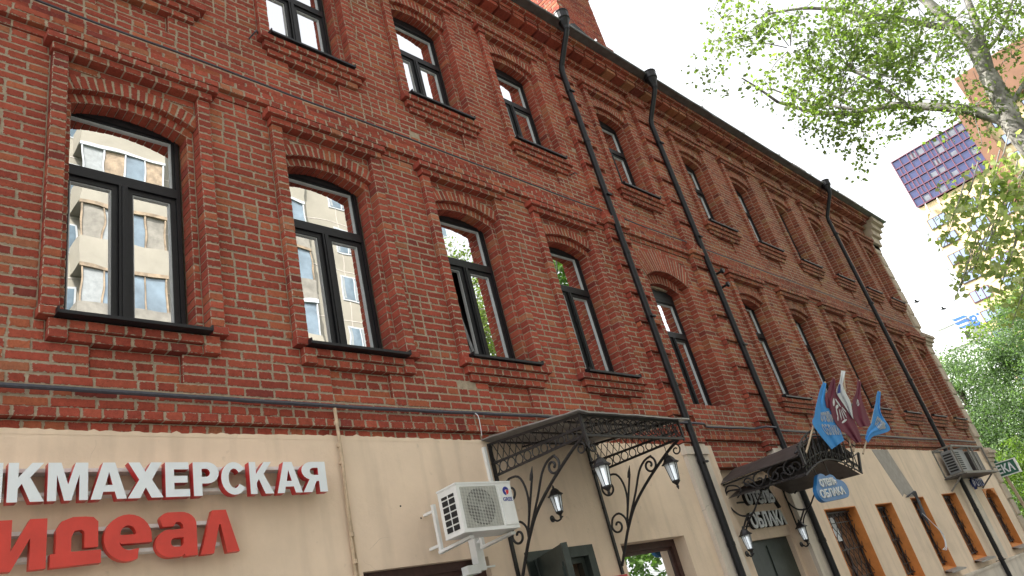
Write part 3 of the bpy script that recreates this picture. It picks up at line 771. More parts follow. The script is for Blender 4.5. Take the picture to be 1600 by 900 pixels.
# ---- downpipes
def downpipe(x, ztop, zend, label):
    mb = MB(); pr = .13; r = .047
    pts = [(x, .48, ztop-.12), (x, .48, ztop-.22), (x, .44, ztop-.30), (x, .22, ztop-.66), (x, .15, ztop-.78), (x, .13, ztop-.90), (x, .13, zend)]
    mb.tube([W(*p) for p in pts], r, 12)
    z = ztop-1.3
    while z > zend:
        mb.tube([W(x, .13, z), W(x, .13, z-.05)], r+.006, 12); z -= 1.05
    o = mb.build('downpipe', M_pipe, B, smooth=False, label=label)
    h = MB(); h.lathe([(.055, -.16), (.06, -.1), (.105, .04), (.125, .06), (.125, .19), (.135, .2), (.135, .215), (.12, .215), (.1, .1)], W(x, .48, ztop-.06), 14)
    h.build('rain_hopper', M_pipe, o)
    z = ztop-1.35
    while z > zend:
        k = MB(); k.box(x-.055, x+.055, 4.80, 4.83, EYE+z-.012, EYE+z+.012); k.bar(W(x, .1, z), W(x, 0, z), .012); k.bar(W(x-.05, .19, z), W(x-.09, .19, z), .008); k.build('pipe_clamp', M_pipe, o); z -= 2.1
downpipe(8.62, 9.30, -1.5, 'downpipe nearest the viewer, beside the roof vent')
downpipe(11.16, 9.16, -1.5, 'downpipe passing behind the hotel canopy')
downpipe(19.42, 9.2, -1.5, 'downpipe near the far corner')
mb = MB()
xx = BX0; P_ = []
while xx < 22.9: P_.append(W(xx, .075, zk(47)+.012+.006*math.sin(xx*3.1)+random.uniform(-.004, .004))); xx += .25
mb.tube(P_, .011, 6); mb.build('upper_cable', M_cable, B)
mb = MB(); P_ = []; xx = BX0
while xx < 22.9: P_.append(W(xx, .045+(.10 if any(a-.1 < xx < b+.1 for a, b in STR) else 0), zk(3)+.03+.008*math.sin(xx*1.3)+random.uniform(-.002, .002))); xx += .2
mb.tube(P_, .017, 7); mb.build('lower_cable', M_cable, B)
mb = MB(); px = 3.345
mb.tube([W(px, .05, zk(3)), W(px+.002, .055, 1.75), W(px-.004, .035, 1.0), W(px-.005, .03, .2), W(px, .03, -1.5)], .014, 8)
for z in (2.05, 1.86, 1.72, 1.15, .95, .78): mb.tube([W(px, .045, z), W(px, .045, z-.03)], .021, 8)
mb.tube([W(px+.02, .03, 1.75), W(px+.028, .025, .95), W(px+.02, .02, .2), W(px+.03, .02, -1.5)], .006, 6)
mb.build('conduit', M_beigepipe, B)
for (x, z) in ((1.97, 1.31), (3.87, 1.34), (4.06, 1.23), (1.5, 1.37)):
    mb = MB(); mb.lathe([(.008, 0), (.008, .004)], W(x, .017, z), 8, 'y'); mb.build('wall_plug_hole', M_dark, B)
mb = MB(); mb.tube([W(*p) for p in ((3.07, .01, 6.35), (3.0, .10, 6.28), (2.97, .12, 6.22), (2.95, .02, 6.20))], .008, 6)
mb.tube([W(*p) for p in ((8.0, .01, 6.12), (7.94, .14, 6.06), (7.90, .2, 5.98))], .008, 6); mb.build('bent_wire', M_cable, B)
for z in (5.05, 4.78):
    mb = MB(); mb.tube([W(11.42, .05, z), W(11.42, .172, z)], .022, 8); mb.lathe([(.03, 0), (.05, -.01), (.045, -.05)], W(11.42, .17, z), 10, 'y')
    mb.build('cable_insulator', M_pipe, B)
mb = MB(); mb.tube([W(*p) for p in crv([(4.9, .05, 2.2), (4.93, .07, 2.15), (4.93, .07, 2.05), (4.95, .04, 1.96)])], .004, 5); mb.build('loose_wire', M_whitecloth, B)

# ================================================================ barber sign letters
GL = {
 'К': ([[(0,0),(.28,0),(.28,.34),(.38,.46),(.62,0),(1,0),(.60,.62),(.97,1),(.64,1),(.28,.62),(.28,1),(0,1)]]),
 'М': ([[(0,0),(.22,0),(.22,.68),(.41,0),(.59,0),(.78,.68),(.78,0),(1,0),(1,1),(.68,1),(.5,.42),(.32,1),(0,1)]]),
 'А': ([[(0,0),(.28,0),(.34,.2),(.66,.2),(.72,0),(1,0),(.67,1),(.33,1)], [(.40,.38),(.5,.74),(.60,.38)]]),
 'Х': ([[(0,0),(.34,0),(.5,.29),(.66,0),(1,0),(.68,.51),(.98,1),(.66,1),(.5,.73),(.34,1),(.02,1),(.32,.51)]]),
 'Е': ([[(0,0),(1,0),(1,.21),(.36,.21),(.36,.4),(.92,.4),(.92,.6),(.36,.6),(.36,.79),(.98,.79),(.98,1),(0,1)]]),
 'Р': ([[(0,0),(.33,0),(.33,.36)]+arc(.55,.68,.45,.32,-90,90,10)+[(0,1)], [(.33,.56),(.33,.8)]+arc(.5,.68,.15,.12,90,-90,6)]),
 'С': ([arc(.5,.5,.5,.5,35,325,20)+arc(.5,.5,.22,.30,325,35,16)]),
 'Я': ([[(1,0),(.68,0),(.68,.36),(.58,.36),(.36,0),(0,0),(.30,.42)]+arc(.45,.70,.44,.30,235,90,9)+[(1,1)], [(.68,.56),(.68,.8)]+arc(.5,.68,.16,.12,90,270,6)]),
 'И': ([[(0,0),(.28,0),(.70,.58),(.70,0),(1,0),(1,1),(.72,1),(.30,.42),(.30,1),(0,1)]]),
 'П': ([[(0,0),(.32,0),(.32,.78),(.68,.78),(.68,0),(1,0),(1,1),(0,1)]]),
 'и': ([[(0,0),(.34,0),(.68,.62),(.68,0),(1,0),(1,1),(.66,1),(.32,.38),(.32,1),(0,1)]]),
 'д': ([[(0,0),(1,.02),(1,.29),(.40,.29),(.40,.58),(.46,.71),(.60,.73),(.66,.68),(.66,.35),(.94,.35),(.94,.88),(.84,.98),(.68,1),(.42,1),(.20,.92),(.10,.74),(.10,.27),(0,.27)]]),
 'е': ([arc(.5,.5,.5,.5,-6,292,22)+[(.72,.26)]+arc(.52,.5,.22,.27,285,200,7)+[(.36,.37),(1,.37)], [(.34,.56)]+arc(.5,.56,.17,.2,170,10,8)+[(.66,.56)]]),
 'а': ([[(1,.0),(1,.70)]+arc(.62,.70,.38,.30,10,90,5)+[(.30,1)]+arc(.34,.86,.22,.14,100,200,4)+[(.18,.68),(.44,.68),(.50,.77),(.60,.77),(.67,.70),(.67,.62),(.42,.60)]+arc(.36,.31,.36,.31,100,262,10)+[(.62,.0),(.68,.06),(.70,0)],
        [(.67,.42),(.50,.42)]+arc(.47,.32,.11,.10,100,260,6)+[(.60,.22),(.67,.28)]]),
 'л': ([[(0,0),(.33,0),(.50,.66),(.54,.66),(.67,0),(1,0),(.70,1),(.34,1)]]),
}
def wall_letters(name, label, seq, z0, h, p0, dep, mats, loc, railz, rx):
    t = thing(name, label, 'sign', loc)
    for ch_, xa, xb in seq:
        glyph(GL[ch_], 'letter', mats, t, lambda u, v, d, xa=xa: W(xa+u, p0+d, z0+v), h, xb-xa, dep)['label'] = 'letter '+ch_
    for z in railz:
        mb = MB(); mb.box(rx[0], rx[1], 5-p0+.006, 4.984, EYE+z-.012, EYE+z+.012); mb.build('mounting_rail', M_white, t)
    return t
seq = [('П', -.02, .17), ('А', .19, .40), ('Р', .42, .60), ('И', .82, 1.03)]
seq += [(c, a, b) for c, a, b in (('К',1.06,1.245),('М',1.26,1.475),('А',1.49,1.695),('Х',1.70,1.915),('Е',1.93,2.085),('Р',2.11,2.285),('С',2.30,2.485),('К',2.505,2.68),('А',2.705,2.905),('Я',2.91,3.115))]
seq[3] = ('И', .83, 1.035)
wall_letters('barber_sign', 'white block letters with red sides spelling a barber shop name on the beige wall', seq, 1.44, .23, .10, .06, [M_letterw, M_letterr], (1.6, 4.9, EYE+1.44), (1.645, 1.50), (-.1, 3.12))
wall_letters('red_name_sign', 'bright red rounded letters below the white barber letters', [('и',1.02,1.275),('д',1.295,1.56),('е',1.575,1.85),('а',1.87,2.13),('л',2.15,2.41)], 1.07, .28, .085, .045,
             [M_letterr2, M_letterr2], (1.7, 4.9, EYE+1.07), (1.285, 1.14), (.95, 2.3))

# ================================================================ air conditioner (outdoor unit)
A = thing('air_conditioner', 'white outdoor air conditioner with round fan grille on steel brackets', 'air conditioner', (4.28, 4.5, EYE+.95))
x0, x1, p0, p1, z0, z1 = 3.985, 4.59, .36, .60, .955, 1.345
mb = MB(); mb.box(x0, x1, 5-p1+.012, 5-p0, EYE+z0+.012, EYE+z1-.014); mb.box(x0-.006, x1+.006, 5-p1-.004, 5-p0+.004, EYE+z1-.014, EYE+z1)
mb.box(x0-.003, x1+.003, 5-p1-.002, 5-p0, EYE+z0, EYE+z0+.012)
# front frame round the fan opening
fx0, fx1, fz0, fz1 = x0+.03, x0+.43, z0+.03, z1-.035
for a, b, c_, d_ in ((x0, fx0, z0+.012, z1-.014), (fx1, x1, z0+.012, z1-.014), (fx0, fx1, z0+.012, fz0), (fx0, fx1, fz1, z1-.014)): mb.box(a, b, 5-p1, 5-p1+.0118, EYE+c_, EYE+d_)
mb.box(fx1+.025, x1-.015, 5-p1-.006, 5-p1, EYE+z0+.03, EYE+z1-.04)
body = mb.build('casing', M_white, A)
mb = MB(); mb.box(fx0, fx1, 5-p1+.0085, 5-p1+.0118, EYE+fz0, EYE+fz1); mb.build('fan_recess', mat('ac_inner', (.38, .38, .36), .6), A)
mb = MB(); fcx, fcz = (fx0+fx1)/2, (fz0+fz1)/2; mb.lathe([(.150, 0), (.150, .003)], W(fcx, p1-.0065, fcz), 32, 'y'); mb.build('fan_opening', M_dark, A)
mb = MB()
for k in range(3):
    for q in range(5):
        a = 2*PI*k/3+q*.17; mb.add([W(fcx+r*math.cos(a+e), p1-.0055+pp_, fcz+r*math.sin(a+e)) for r, e, pp_ in ((.03, 0, 0), (.135, .1, 0), (.135, .27, .002), (.03, .17, .002))], [(0, 1, 2, 3)])
mb.lathe([(.035, .0), (.035, -.003)], W(fcx, p1-.004, fcz), 16, 'y'); mb.build('fan', mat('fan_grey', (.16, .165, .165), .5), A)
mb = MB()
z = fz0+.006
while z < fz1: mb.box(fx0, fx1, 5-p1-.004, 5-p1, EYE+z-.0016, EYE+z+.0016); z += .0115
x = fx0+.012
while x < fx1: mb.box(x-.0014, x+.0014, 5-p1-.0062, 5-p1-.0042, EYE+fz0, EYE+fz1); x += .03
mb.build('fan_grille', M_grille, A)
mb = MB(); sx = x0-.004
for r_ in range(6):
    for c_ in range(2):
        a, b = 5-p1+.045+c_*.085, 5-p1+.045+c_*.085+.068; c0 = z0+.04+r_*.052
        mb.box(sx-.001, sx+.003, a, b, EYE+c0, EYE+c0+(.040 if r_ < 5 else .022))
mb.build('side_vent', M_dark, A)
lg = MB(); lx, lz = x1-.075, z1-.085
def disc(mb, pts): mb.prism(pts, lambda u, v, d: W(lx+u, p1+.0062+d, lz+v), 0, .002)
lg.cm = 0; disc(lg, arc(0, 0, .036, .036, 80, 200, 10)+arc(0, 0, .012, .012, 200, 80, 4)); disc(lg, arc(0, 0, .036, .036, 200, 262, 6)+[(-.004, -.012), (-.012, -.004)])
lg.cm = 1; disc(lg, [(.0, .006), (.031, .006)]+arc(0, 0, .031, .031, 0, -86, 8)+[(.0, -.010)])
lg.cm = 0; disc(lg, arc(0, 0, .036, .036, 12, 80, 6)+[(.0, .012), (.012, .010)])
lg.build('round_logo', [M_logob, M_logor], A)
text_mesh('GREE', 'maker_name', M_logob, A, lambda u, v, d: W(lx-.052+u, p1+.0065+d, lz-.085+v), .032, .108, .0015, .02)
for bx in (x0+.115, x1-.03):
    mb = MB(); mb.bar(W(bx, .15, .90), W(bx, .15, 1.30), .03, .03); mb.bar(W(bx, .136, .915), W(bx, p1-.06, z0-.024), .05, .022)
    for z in (.97, 1.25): mb.bar(W(bx, 0, z), W(bx, .135, z), .022)
    mb.build('wall_bracket', M_white, A)
mb = MB(); mb.box(4.52, 4.60, 4.90, 4.98, EYE+.74, EYE+1.02); mb.box(4.38, 4.519, 4.89, 4.975, EYE+.72, EYE+.79); mb.box(4.601, 4.74, 4.94, 4.96, EYE+.76, EYE+.775)
mb.build('pipe_trunking', M_white, A)
mb = MB(); mb.box(4.93, 4.96, 4.95, 4.984, EYE+1.3, EYE+1.85); mb.build('cable_duct', M_white, A)

# ================================================================ wrought iron canopy over the shop door
K1 = thing('iron_canopy', 'wrought iron canopy with scroll brackets and lattice over the shop door', 'canopy', (5.75, 5, EYE+.5))
XL, XR, PO = 5.02, 6.50, 1.19
def bracket_side(x, name):
    mb = MB(); f = lambda L: [(x, 5-p, EYE+z) for p, z in L]
    mb.bar(W(x, .04, 1.88), W(x, .03, .52), .035, .02); mb.bar(W(x, .0, 1.2), W(x, .05, 1.2), .02)
    mb.tube(f(crv([(1.17, 1.54), (1.0, 1.47), (.68, 1.29), (.43, 1.11), (.27, .93), (.18, .80), (.09, .66), (.05, .6)])), .015, 7)
    mb.tube(f([(.28, 1.0), (.48, 1.42)]), .0115, 6); mb.tube(f([(.455, 1.385), (.475, 1.43), (.51, 1.50)]), [.017, .017, .002], 6)
    mb.tube(f(crv([(.27, .97), (.36, 1.20), (.365, 1.36), (.31, 1.47), (.20, 1.49)]+spiral((.17, 1.37), .11, .02, 85, 520, 24), 3)), .0115, 6)
    mb.tube(f(crv([(.30, .98), (.48, 1.22), (.60, 1.40), (.70, 1.48), (.79, 1.50)]+spiral((.75, 1.42), .085, .015, 60, -420, 24), 3)), .0115, 6)
    mb.tube(f(spiral((1.10, 1.455), .065, .014, 150, -330, 20)), .008, 6)
    mb.tube(f(crv([(.26, .92), (.265, 1.02), (.20, 1.09), (.11, 1.07), (.07, 1.0)]+spiral((.145, .98), .08, .018, 170, 520, 20), 3)), .0115, 6)
    mb.build(name, M_iron, K1)
    # truss: roof bar, middle bar, bottom bar; lattice above, rings below
    tr = MB(); top = lambda p: 1.88-.155*p/PO; mid = lambda p: 1.69-.07*p/PO; bot = lambda p: 1.57-.025*p/PO
    for fn_ in (top, mid, bot): tr.bar((x, 4.99, EYE+fn_(0)), (x, 5-PO, EYE+fn_(PO)), .014, .022)
    n = 14
    for i in range(n):
        a, b = PO*i/n, PO*(i+1)/n; tr.bar((x, 5-a, EYE+mid(a)), (x, 5-b, EYE+top(b)), .006); tr.bar((x-.003, 5-a, EYE+top(a)), (x-.003, 5-b, EYE+mid(b)), .006)
    n = 11
    for i in range(n):
        c_ = PO*(i+.5)/n; r = (mid(c_)-bot(c_))/2-.006
        tr.tube([(x, 5-c_-r*math.cos(q*PI/8), EYE+(mid(c_)+bot(c_))/2+r*math.sin(q*PI/8)) for q in range(16)], .006, 5, closed=True)
    tr.build('side_truss', M_iron, K1)
bracket_side(XL, 'bracket'); bracket_side(XR, 'bracket')
mb = MB(); y = 5-PO
for z in (1.72, 1.54): mb.bar((XL, y, EYE+z), (XR+.06, y, EYE+z), .02)
mb.bar((XL, y, EYE+1.45), (XL, y, EYE+1.74), .025); mb.bar((XR+.06, y, EYE+1.52), (XR+.06, y, EYE+1.74), .02)
n = 13; Lx = XR+.06-XL
for i in range(n):
    a = XL+Lx*(i+.5)/n
    mb.tube([(a+.075*math.cos(q*PI/8), y, EYE+1.63+.075*math.sin(q*PI/8)) for q in range(16)], .006, 5, closed=True)
    mb.tube([(a+.055+.06*math.cos(q*PI/8), y+.008, EYE+1.63+.06*math.sin(q*PI/8)) for q in range(16)], .005, 5, closed=True)
mb.tube([(XL+.03+u, y-.01, EYE+1.43+v) for u, v in spiral((0, 0), .05, .012, 90, 520)], .008, 6)
mb.build('front_frieze', M_iron, K1)
mb = MB(); rw_ = []; n = 14
for j in range(9):
    p = -.0+(PO+.06)*j/8; row = []
    for i in range(n+1):
        x = XL-.07+(XR+.2-XL+.07)*i/n; row.append(W(x, p, 1.92-.175*p/PO+random.uniform(-.006, .006)+(.02 if i in (0,) else 0)))
    rw_.append(row)
mb.grid(rw_); rw2 = [[(a, b, c_-.012) for a, b, c_ in r] for r in rw_]; mb.grid(rw2[::-1])
mb.grid([rw_[-1], rw2[-1]]); mb.grid([[r[0] for r in rw_], [r[0] for r in rw2]]); mb.grid([[r[-1] for r in rw2], [r[-1] for r in rw_]])
mb.build('roof_sheet', M_sheet, K1)
mb = MB()
for q in (.33, .66): mb.bar(W(XL+(XR-XL)*q, 0, 1.87), W(XL+(XR-XL)*q, PO, 1.70), .016)
for q in (.2, .6, 1.0): mb.bar(W(XL, q, 1.865-.155*q/PO), W(XR, q, 1.865-.155*q/PO), .016)
mb.build('roof_bars', M_iron, K1)
# ================================================================ lanterns
M_lglass = bpy.data.materials.new('lantern_glass'); M_lglass.use_nodes = True
_b = M_lglass.node_tree.nodes['Principled BSDF']; _b.inputs['Base Color'].default_value = (.8, .84, .86, 1); _b.inputs['Roughness'].default_value = .15
_b.inputs['Transmission Weight'].default_value = .35; _b.inputs['IOR'].default_value = 1.3
M_bulb = mat('white_lamp_tube', (.85, .87, .9), .3, .02, 5)
M_bulb.node_tree.nodes['Principled BSDF'].inputs['Emission Color'].default_value = (.9, .95, 1, 1); M_bulb.node_tree.nodes['Principled BSDF'].inputs['Emission Strength'].default_value = .45
def lantern(name, label, c, s, hang=None, wall=None, group=None):
    """six-sided lantern, c = middle of the glass"""
    t = thing(name, label, 'lantern', (c[0], c[1], c[2]), group)
    x, y, z = c; R1, R2, H = .075*s, .045*s, .20*s
    def hexp(r, zz): return [(x+r*math.cos(k*PI/3+.3), y+r*math.sin(k*PI/3+.3), zz) for k in range(6)]
    g = MB(); a, b = hexp(R1*.96, z+H/2), hexp(R2*.96, z-H/2)
    for k in range(6): g.add([b[k], b[(k+1) % 6], a[(k+1) % 6], a[k]], [(0, 1, 2, 3)])
    g.build('lantern_glass', M_lglass, t)
    u = MB(); u.tube([(x, y, z-H*.45), (x, y, z+H*.4)], .017*s, 8); u.build('lamp_bulb', M_bulb, t)
    f = MB(); A_, B_ = hexp(R1, z+H/2), hexp(R2, z-H/2)
    for k in range(6): f.bar(A_[k], B_[k], .007*s); f.bar(A_[k], A_[(k+1) % 6], .008*s); f.bar(B_[k], B_[(k+1) % 6], .007*s)
    f.lathe([(R2*1.05, -.5*H), (R2*1.1, -.5*H-.012*s), (.02*s, -.5*H-.04*s), (.012*s, -.5*H-.055*s), (.018*s, -.5*H-.065*s), (.004*s, -.5*H-.10*s)], (x, y, z), 8)
    f.build('lantern_frame', M_iron, t)
    h = MB(); h.lathe([(R1*1.35, .5*H-.004*s), (R1*1.38, .5*H+.004*s), (R1*.95, .5*H+.03*s), (R1*.75, .5*H+.06*s), (R1*.45, .5*H+.085*s), (.014*s, .5*H+.095*s), (.016*s, .5*H+.11*s), (.004*s, .5*H+.135*s)], (x, y, z), 6)
    h.build('lantern_cap', M_iron, t)
    if hang:
        q = MB(); z1 = z+.5*H+.12*s; pts = [(x+.004*math.sin(i*2), y, z1+(hang-z1)*i/8) for i in range(9)]
        q.tube(pts, .004, 5); q.build('chain', M_iron, t)
    if wall:
        q = MB(); q.lathe([(.045*s, 0), (.04*s, .02*s)], (x, wall, z-H*.75), 10, 'y')
        q.tube(crv([(x, wall, z-H*.75), (x, (wall+y)/2, z-H*.98), (x, y, z-H*.9), (x, y, z-H*.5)]), .012*s, 7); q.tube([(x, y, z-H*.9), (x, y-.035*s, z-H*.85)], .008*s, 6)
        q.build('wall_arm', M_iron, t)
    return t
lantern('hanging_lantern', 'black lantern hanging from the front corner of the iron canopy nearest the air conditioner', W(5.15, 1.16, 1.19), .85, hang=EYE+1.5)
lantern('hanging_lantern', 'black lantern hanging from the far front end of the iron canopy', W(6.38, 1.06, 1.245), .85, hang=EYE+1.53)
lantern('wall_lantern', 'black lantern on a curled arm on the wall above the shop door', W(5.67, .13, 1.25), .78, wall=4.98)
lantern('wall_lantern', 'small black lantern under a ring on the pier right of the hotel door', W(10.72, .10, .62), .85, wall=4.985)
lantern('wall_lantern', 'small black lantern left of the hotel door', W(9.02, .14, .62), .85, wall=4.92)

# ================================================================ hotel canopy
K2 = thing('hotel_canopy', 'curved black iron canopy with scrolls over the hotel entrance', 'canopy', (10, 5, EYE+1))
XL2, XR2, P2 = 9.10, 10.85, 1.15
def vault(x): t = (x-XL2)/(XR2-XL2); return 1.40+.24*math.sin(PI*t)**.9 if 0 < t < 1 else 1.40
mb = MB(); rows_ = []
for j in range(6):
    p = P2*j/5; rows_.append([W(XL2+(XR2-XL2)*i/16, p, vault(XL2+(XR2-XL2)*i/16)+.01*math.sin(i*1.7+j)) for i in range(17)])
mb.grid(rows_); lower = [[(a, b, c_-.012) for a, b, c_ in r] for r in rows_]; mb.grid(lower[::-1]); mb.grid([rows_[-1], lower[-1]]); mb.grid([[r[0] for r in rows_], [r[0] for r in lower]])
mb.build('vaulted_roof', M_canopy, K2, smooth=True)
mb = MB(); yy = 5-P2-.01
low = lambda x: 1.13+.20*math.sin(PI*(x-XL2+.03)/(XR2-XL2+.06))
n = 20
X_ = [XL2-.03+(XR2-XL2+.06)*i/n for i in range(n+1)]
for k_ in (0, -.10): mb.tube([(x, yy+k_*0, EYE+low(x)+.006-k_) for x in X_], .012, 6)
mb.tube([(x, yy+.02, EYE+vault(x)+.02) for x in X_], .012, 6)
for i in range(9):                                               # row of upright S scrolls along the front
    cx = XL2+.12+i*.19; z_ = low(cx)+.12; s_ = .085
    mb.tube([(cx+u, yy-.01, EYE+z_+v) for u, v in crv([(x_, y_) for x_, y_ in spiral((.0, .07), .045, .01, -90, 330, 12)][::-1]+[(-.02, -.02)]+spiral((.01, -.05), .035, .01, 120, 420, 10), 2)], .006, 5)
    mb.bar((cx-.08, yy, EYE+z_-.12), (cx+.02, yy-.06, EYE+vault(cx)+.10), .010)
    mb.bar((cx+.08, yy, EYE+z_-.12), (cx-.02, yy-.06, EYE+vault(cx)+.10), .010)
mb.tube([(x, yy-.06, EYE+vault(x)+.10) for x in X_], .010, 5)
mb.build('front_ironwork', M_iron, K2)
mb = MB()
ar = [[(x, yy+.03, EYE+low(x)-.0) for x in X_], [(x, yy+.5, EYE+low(x)+.03) for x in X_], [(x, yy+1.1, EYE+low(x)+.06) for x in X_]]
mb.grid(ar); mb.build('soffit_panel', M_canopy, K2, smooth=True)
for x in (XL2+.05, XR2-.02):
    mb = MB(); f = lambda L: [(x, 5-p, EYE+z) for p, z in L]
    mb.tube(f(crv([(-.0, 1.27), (.07, 1.35), (.20, 1.31), (.23, 1.24), (.15, 1.17)])), .011, 6)
    mb.tube(f(crv([(.23, 1.26), (.03, 1.28), (.0, 1.11), (.10, .96), (.26, .93), (.40, 1.05), (.55, 1.20), (.64, 1.31)])), .012, 6)
    mb.tube(f(crv([(.20, .94), (.08, .80), (.0, .70)])), .012, 6); mb.tube(f(crv([(.27, .93), (.14, .82), (.06, .66)])), .010, 6)
    mb.tube(f(crv([(.30, 1.33), (.55, 1.15), (.70, 1.25), (.82, 1.34), (.93, 1.31)]+spiral((.87, 1.23), .09, .02, 40, -330, 18), 3)), .012, 6)
    mb.tube(f(spiral((1.06, 1.27), .075, .02, 180, -200, 18)), .011, 6); mb.tube(f(spiral((.36, 1.30), .07, .015, 0, 420, 18)), .010, 6)
    mb.bar(W(x, 0, 1.38), W(x, P2, 1.38), .02); mb.bar(W(x, .0, .62), W(x, .0, 1.40), .022, .014)
    mb.build('bracket', M_iron, K2)
mb = MB()
for i in range(3):
    mb.tube([(XL2+.0, 5-.55-.22*i-u, EYE+1.27+v) for u, v in spiral((0, 0), .095, .02, 90, 500, 18)], .012, 6)
mb.bar(W(XL2-.02, .4, 1.18), W(XL2-.02, P2, 1.16), .015); mb.build('side_scrolls', M_iron, K2)
mb = MB(); mb.bar((XR2+.0, yy, EYE+1.15), (XR2+.16, yy-.02, EYE+1.42), .03); mb.bar((XR2+.16, yy-.02, EYE+1.42), (XR2-.12, yy, EYE+1.36), .014)
mb.bar((XL2+.02, yy-.02, EYE+1.26), (XL2+.04, yy-.02, EYE+1.50), .03); mb.bar((9.98, yy-.06, EYE+1.45), (9.99, yy-.07, EYE+1.78), .028); mb.bar((10.35, yy-.06, EYE+1.40), (10.37, yy-.07, EYE+1.72), .028)
mb.build('flag_holder', M_iron, K2)

# ---- cloud sign under the canopy
cl = []
for c_, r, a0, a1 in (((.16, .13), .13, 270, 120), ((.28, .25), .14, 150, 40), ((.50, .24), .12, 110, 20), ((.68, .13), .13, 70, -90)): cl += arc(*c_, r, r, a0, a1, 8)
CS = thing('cloud_sign', 'blue cloud-shaped sign with pale lettering hanging under the hotel canopy', 'sign', (9.75, 3.95, EYE+.95))
def CF(u, v, d): return W(9.22+u*1.22, 1.08+d+.02*u, .80+v*.88+.05*u)
mb = MB(); mb.prism(cl, CF, 0, .05); mb.build('cloud_panel', M_bluesign, CS)
text_mesh('отель', 'lettering', M_silver, CS, lambda u, v, d: CF(.17+u, .20+v, .05+d), .115, .40, .012, .02)
text_mesh('ОБЛАКА', 'lettering', M_silver, CS, lambda u, v, d: CF(.08+u, .05+v, .05+d), .12, .60, .012, .02)
mb = MB(); mb.bar(CF(.25, .36, .02), W(9.5, 1.1, 1.32), .01); mb.bar(CF(.55, .33, .02), W(9.9, 1.1, 1.36), .01); mb.build('hanger', M_iron, CS)
# ---- hotel name letters over the door
HS = thing('hotel_name_sign', 'grey dimensional letters in two rows above the hotel door', 'sign', (10.2, 5.05, EYE+.8))
text_mesh('отель', 'lettering', [M_silver], HS, lambda u, v, d: W(9.80+u, -.08+d, 1.12+v), .20, .82, .012, .03)
text_mesh('ОБЛАКА', 'lettering', [M_silver], HS, lambda u, v, d: W(9.70+u, -.08+d, .80+v), .22, 1.02, .012, .035)
text_mesh('отель', 'letter_backing', [M_dark], HS, lambda u, v, d: W(9.80+u, -.128+d, 1.12+v), .20, .82, .046, .035)
text_mesh('ОБЛАКА', 'letter_backing', [M_dark], HS, lambda u, v, d: W(9.70+u, -.128+d, .80+v), .22, 1.02, .046, .04)
mb = MB(); mb.bar(W(9.6, -.12, 1.17), W(10.7, -.12, 1.17), .02); mb.bar(W(9.6, -.12, .85), W(10.75, -.12, .85), .02); mb.build('mounting_rail', M_iron, HS)
mb = MB(); mb.bar(W(10.55, -.1, 1.35), W(10.72, -.1, 1.05), .05, .03); o = mb.build('door_closer_box', M_dark, B)

# ================================================================ flags
def D_(z): return 3.77-.30*max(0, min(1, (z-1.4)/1.3))
def FP(x, z, Dr, q=0):                         # point given in a plane at distance Dr, moved along its ray to the leaning pole plane
    D = D_(z)-q; return (x*D/Dr, D, EYE+z*D/Dr)
def flag(name, label, outline, Dr, m, fold, pole, marks=None, group=None, mats=None, ax=None):
    """outline as left edge and right edge polylines from top to bottom; the cloth hangs in folds between them"""
    t = thing(name, label, 'flag', FP(*pole[0], Dr), group)
    L, Rr = outline; L = crv([Vector((*p, 0)) for p in L], 6); Rr = crv([Vector((*p, 0)) for p in Rr], 6)
    n = 26
    def at(P, s): q = s*(len(P)-1); i = min(int(q), len(P)-2); return P[i].lerp(P[i+1], q-i)
    mb = MB(); rows_ = []
    def S(s, u, off=0):
        a, b = at(L, s), at(Rr, s); p = a.lerp(b, u)
        f = fold*(math.sin(u*9+s*3)*.6+math.sin(u*17+s*5+1)*.4)*(.4+.6*s)
        return FP(p.x, p.y, Dr, f+off)
    for i in range(n+1): rows_.append([S(i/n, j/14) for j in range(15)])
    back = [[(x, y+.004, z) for x, y, z in r] for r in rows_]
    mb.grid(rows_); mb.grid(back[::-1]); mb.grid([[r[0] for r in back], [r[0] for r in rows_]]); mb.grid([[r[-1] for r in rows_], [r[-1] for r in back]]); mb.grid([rows_[-1], back[-1]])
    cloth = mb.build('cloth', mats or m, t, smooth=True)
    if marks:
        for u0_, u1_, s0, s1, txt, mm in marks:
            if isinstance(txt, str):
                fnp = lambda u, v, d, u0_=u0_, u1_=u1_, s0=s0, s1=s1: S(s1-(s1-s0)*v, u0_+(u1_-u0_)*u, .006)
                text_mesh(txt, 'print', mm, t, fnp, 1, 1, .001, .045)
            else:
                k = MB()
                for poly in txt: k.add([S(s0+(s1-s0)*(1-v), u0_+(u1_-u0_)*u, .006) for u, v in poly], [tuple(range(len(poly)))])
                k.build('emblem', mm, t)
    p = MB(); a, b = FP(*pole[0], Dr, -.05), FP(*pole[1], Dr, -.05); p.tube([a, b], .013, 8); p.build('pole', M_timber, t)
    return t
flag('flag', 'leftmost blue flag with white lettering on the hotel canopy',
     ([(10.72, 2.45), (10.45, 2.30), (10.05, 2.03), (9.88, 1.90), (9.71, 1.79), (9.78, 1.64), (9.96, 1.44)], [(10.80, 2.43), (10.63, 2.29), (10.46, 2.13), (10.52, 1.95), (10.55, 1.78), (10.53, 1.66), (10.51, 1.57)]),
     3.75, M_blueflag, .014, ((9.12, 1.38), (10.78, 2.45)), [(.32, .95, .45, .62, 'отель', M_whitecloth), (.30, .96, .66, .85, 'ОБЛАКА', M_whitecloth)])
flag('flag', 'maroon flag behind, between the blue and the white flags',
     ([(11.46, 2.62), (11.11, 2.43), (10.81, 2.25), (10.70, 2.1)], [(11.53, 2.61), (11.27, 2.34), (11.1, 2.2), (10.95, 2.05)]), 3.85, M_maroon, .02, ((10.1, 1.45), (11.5, 2.62)))
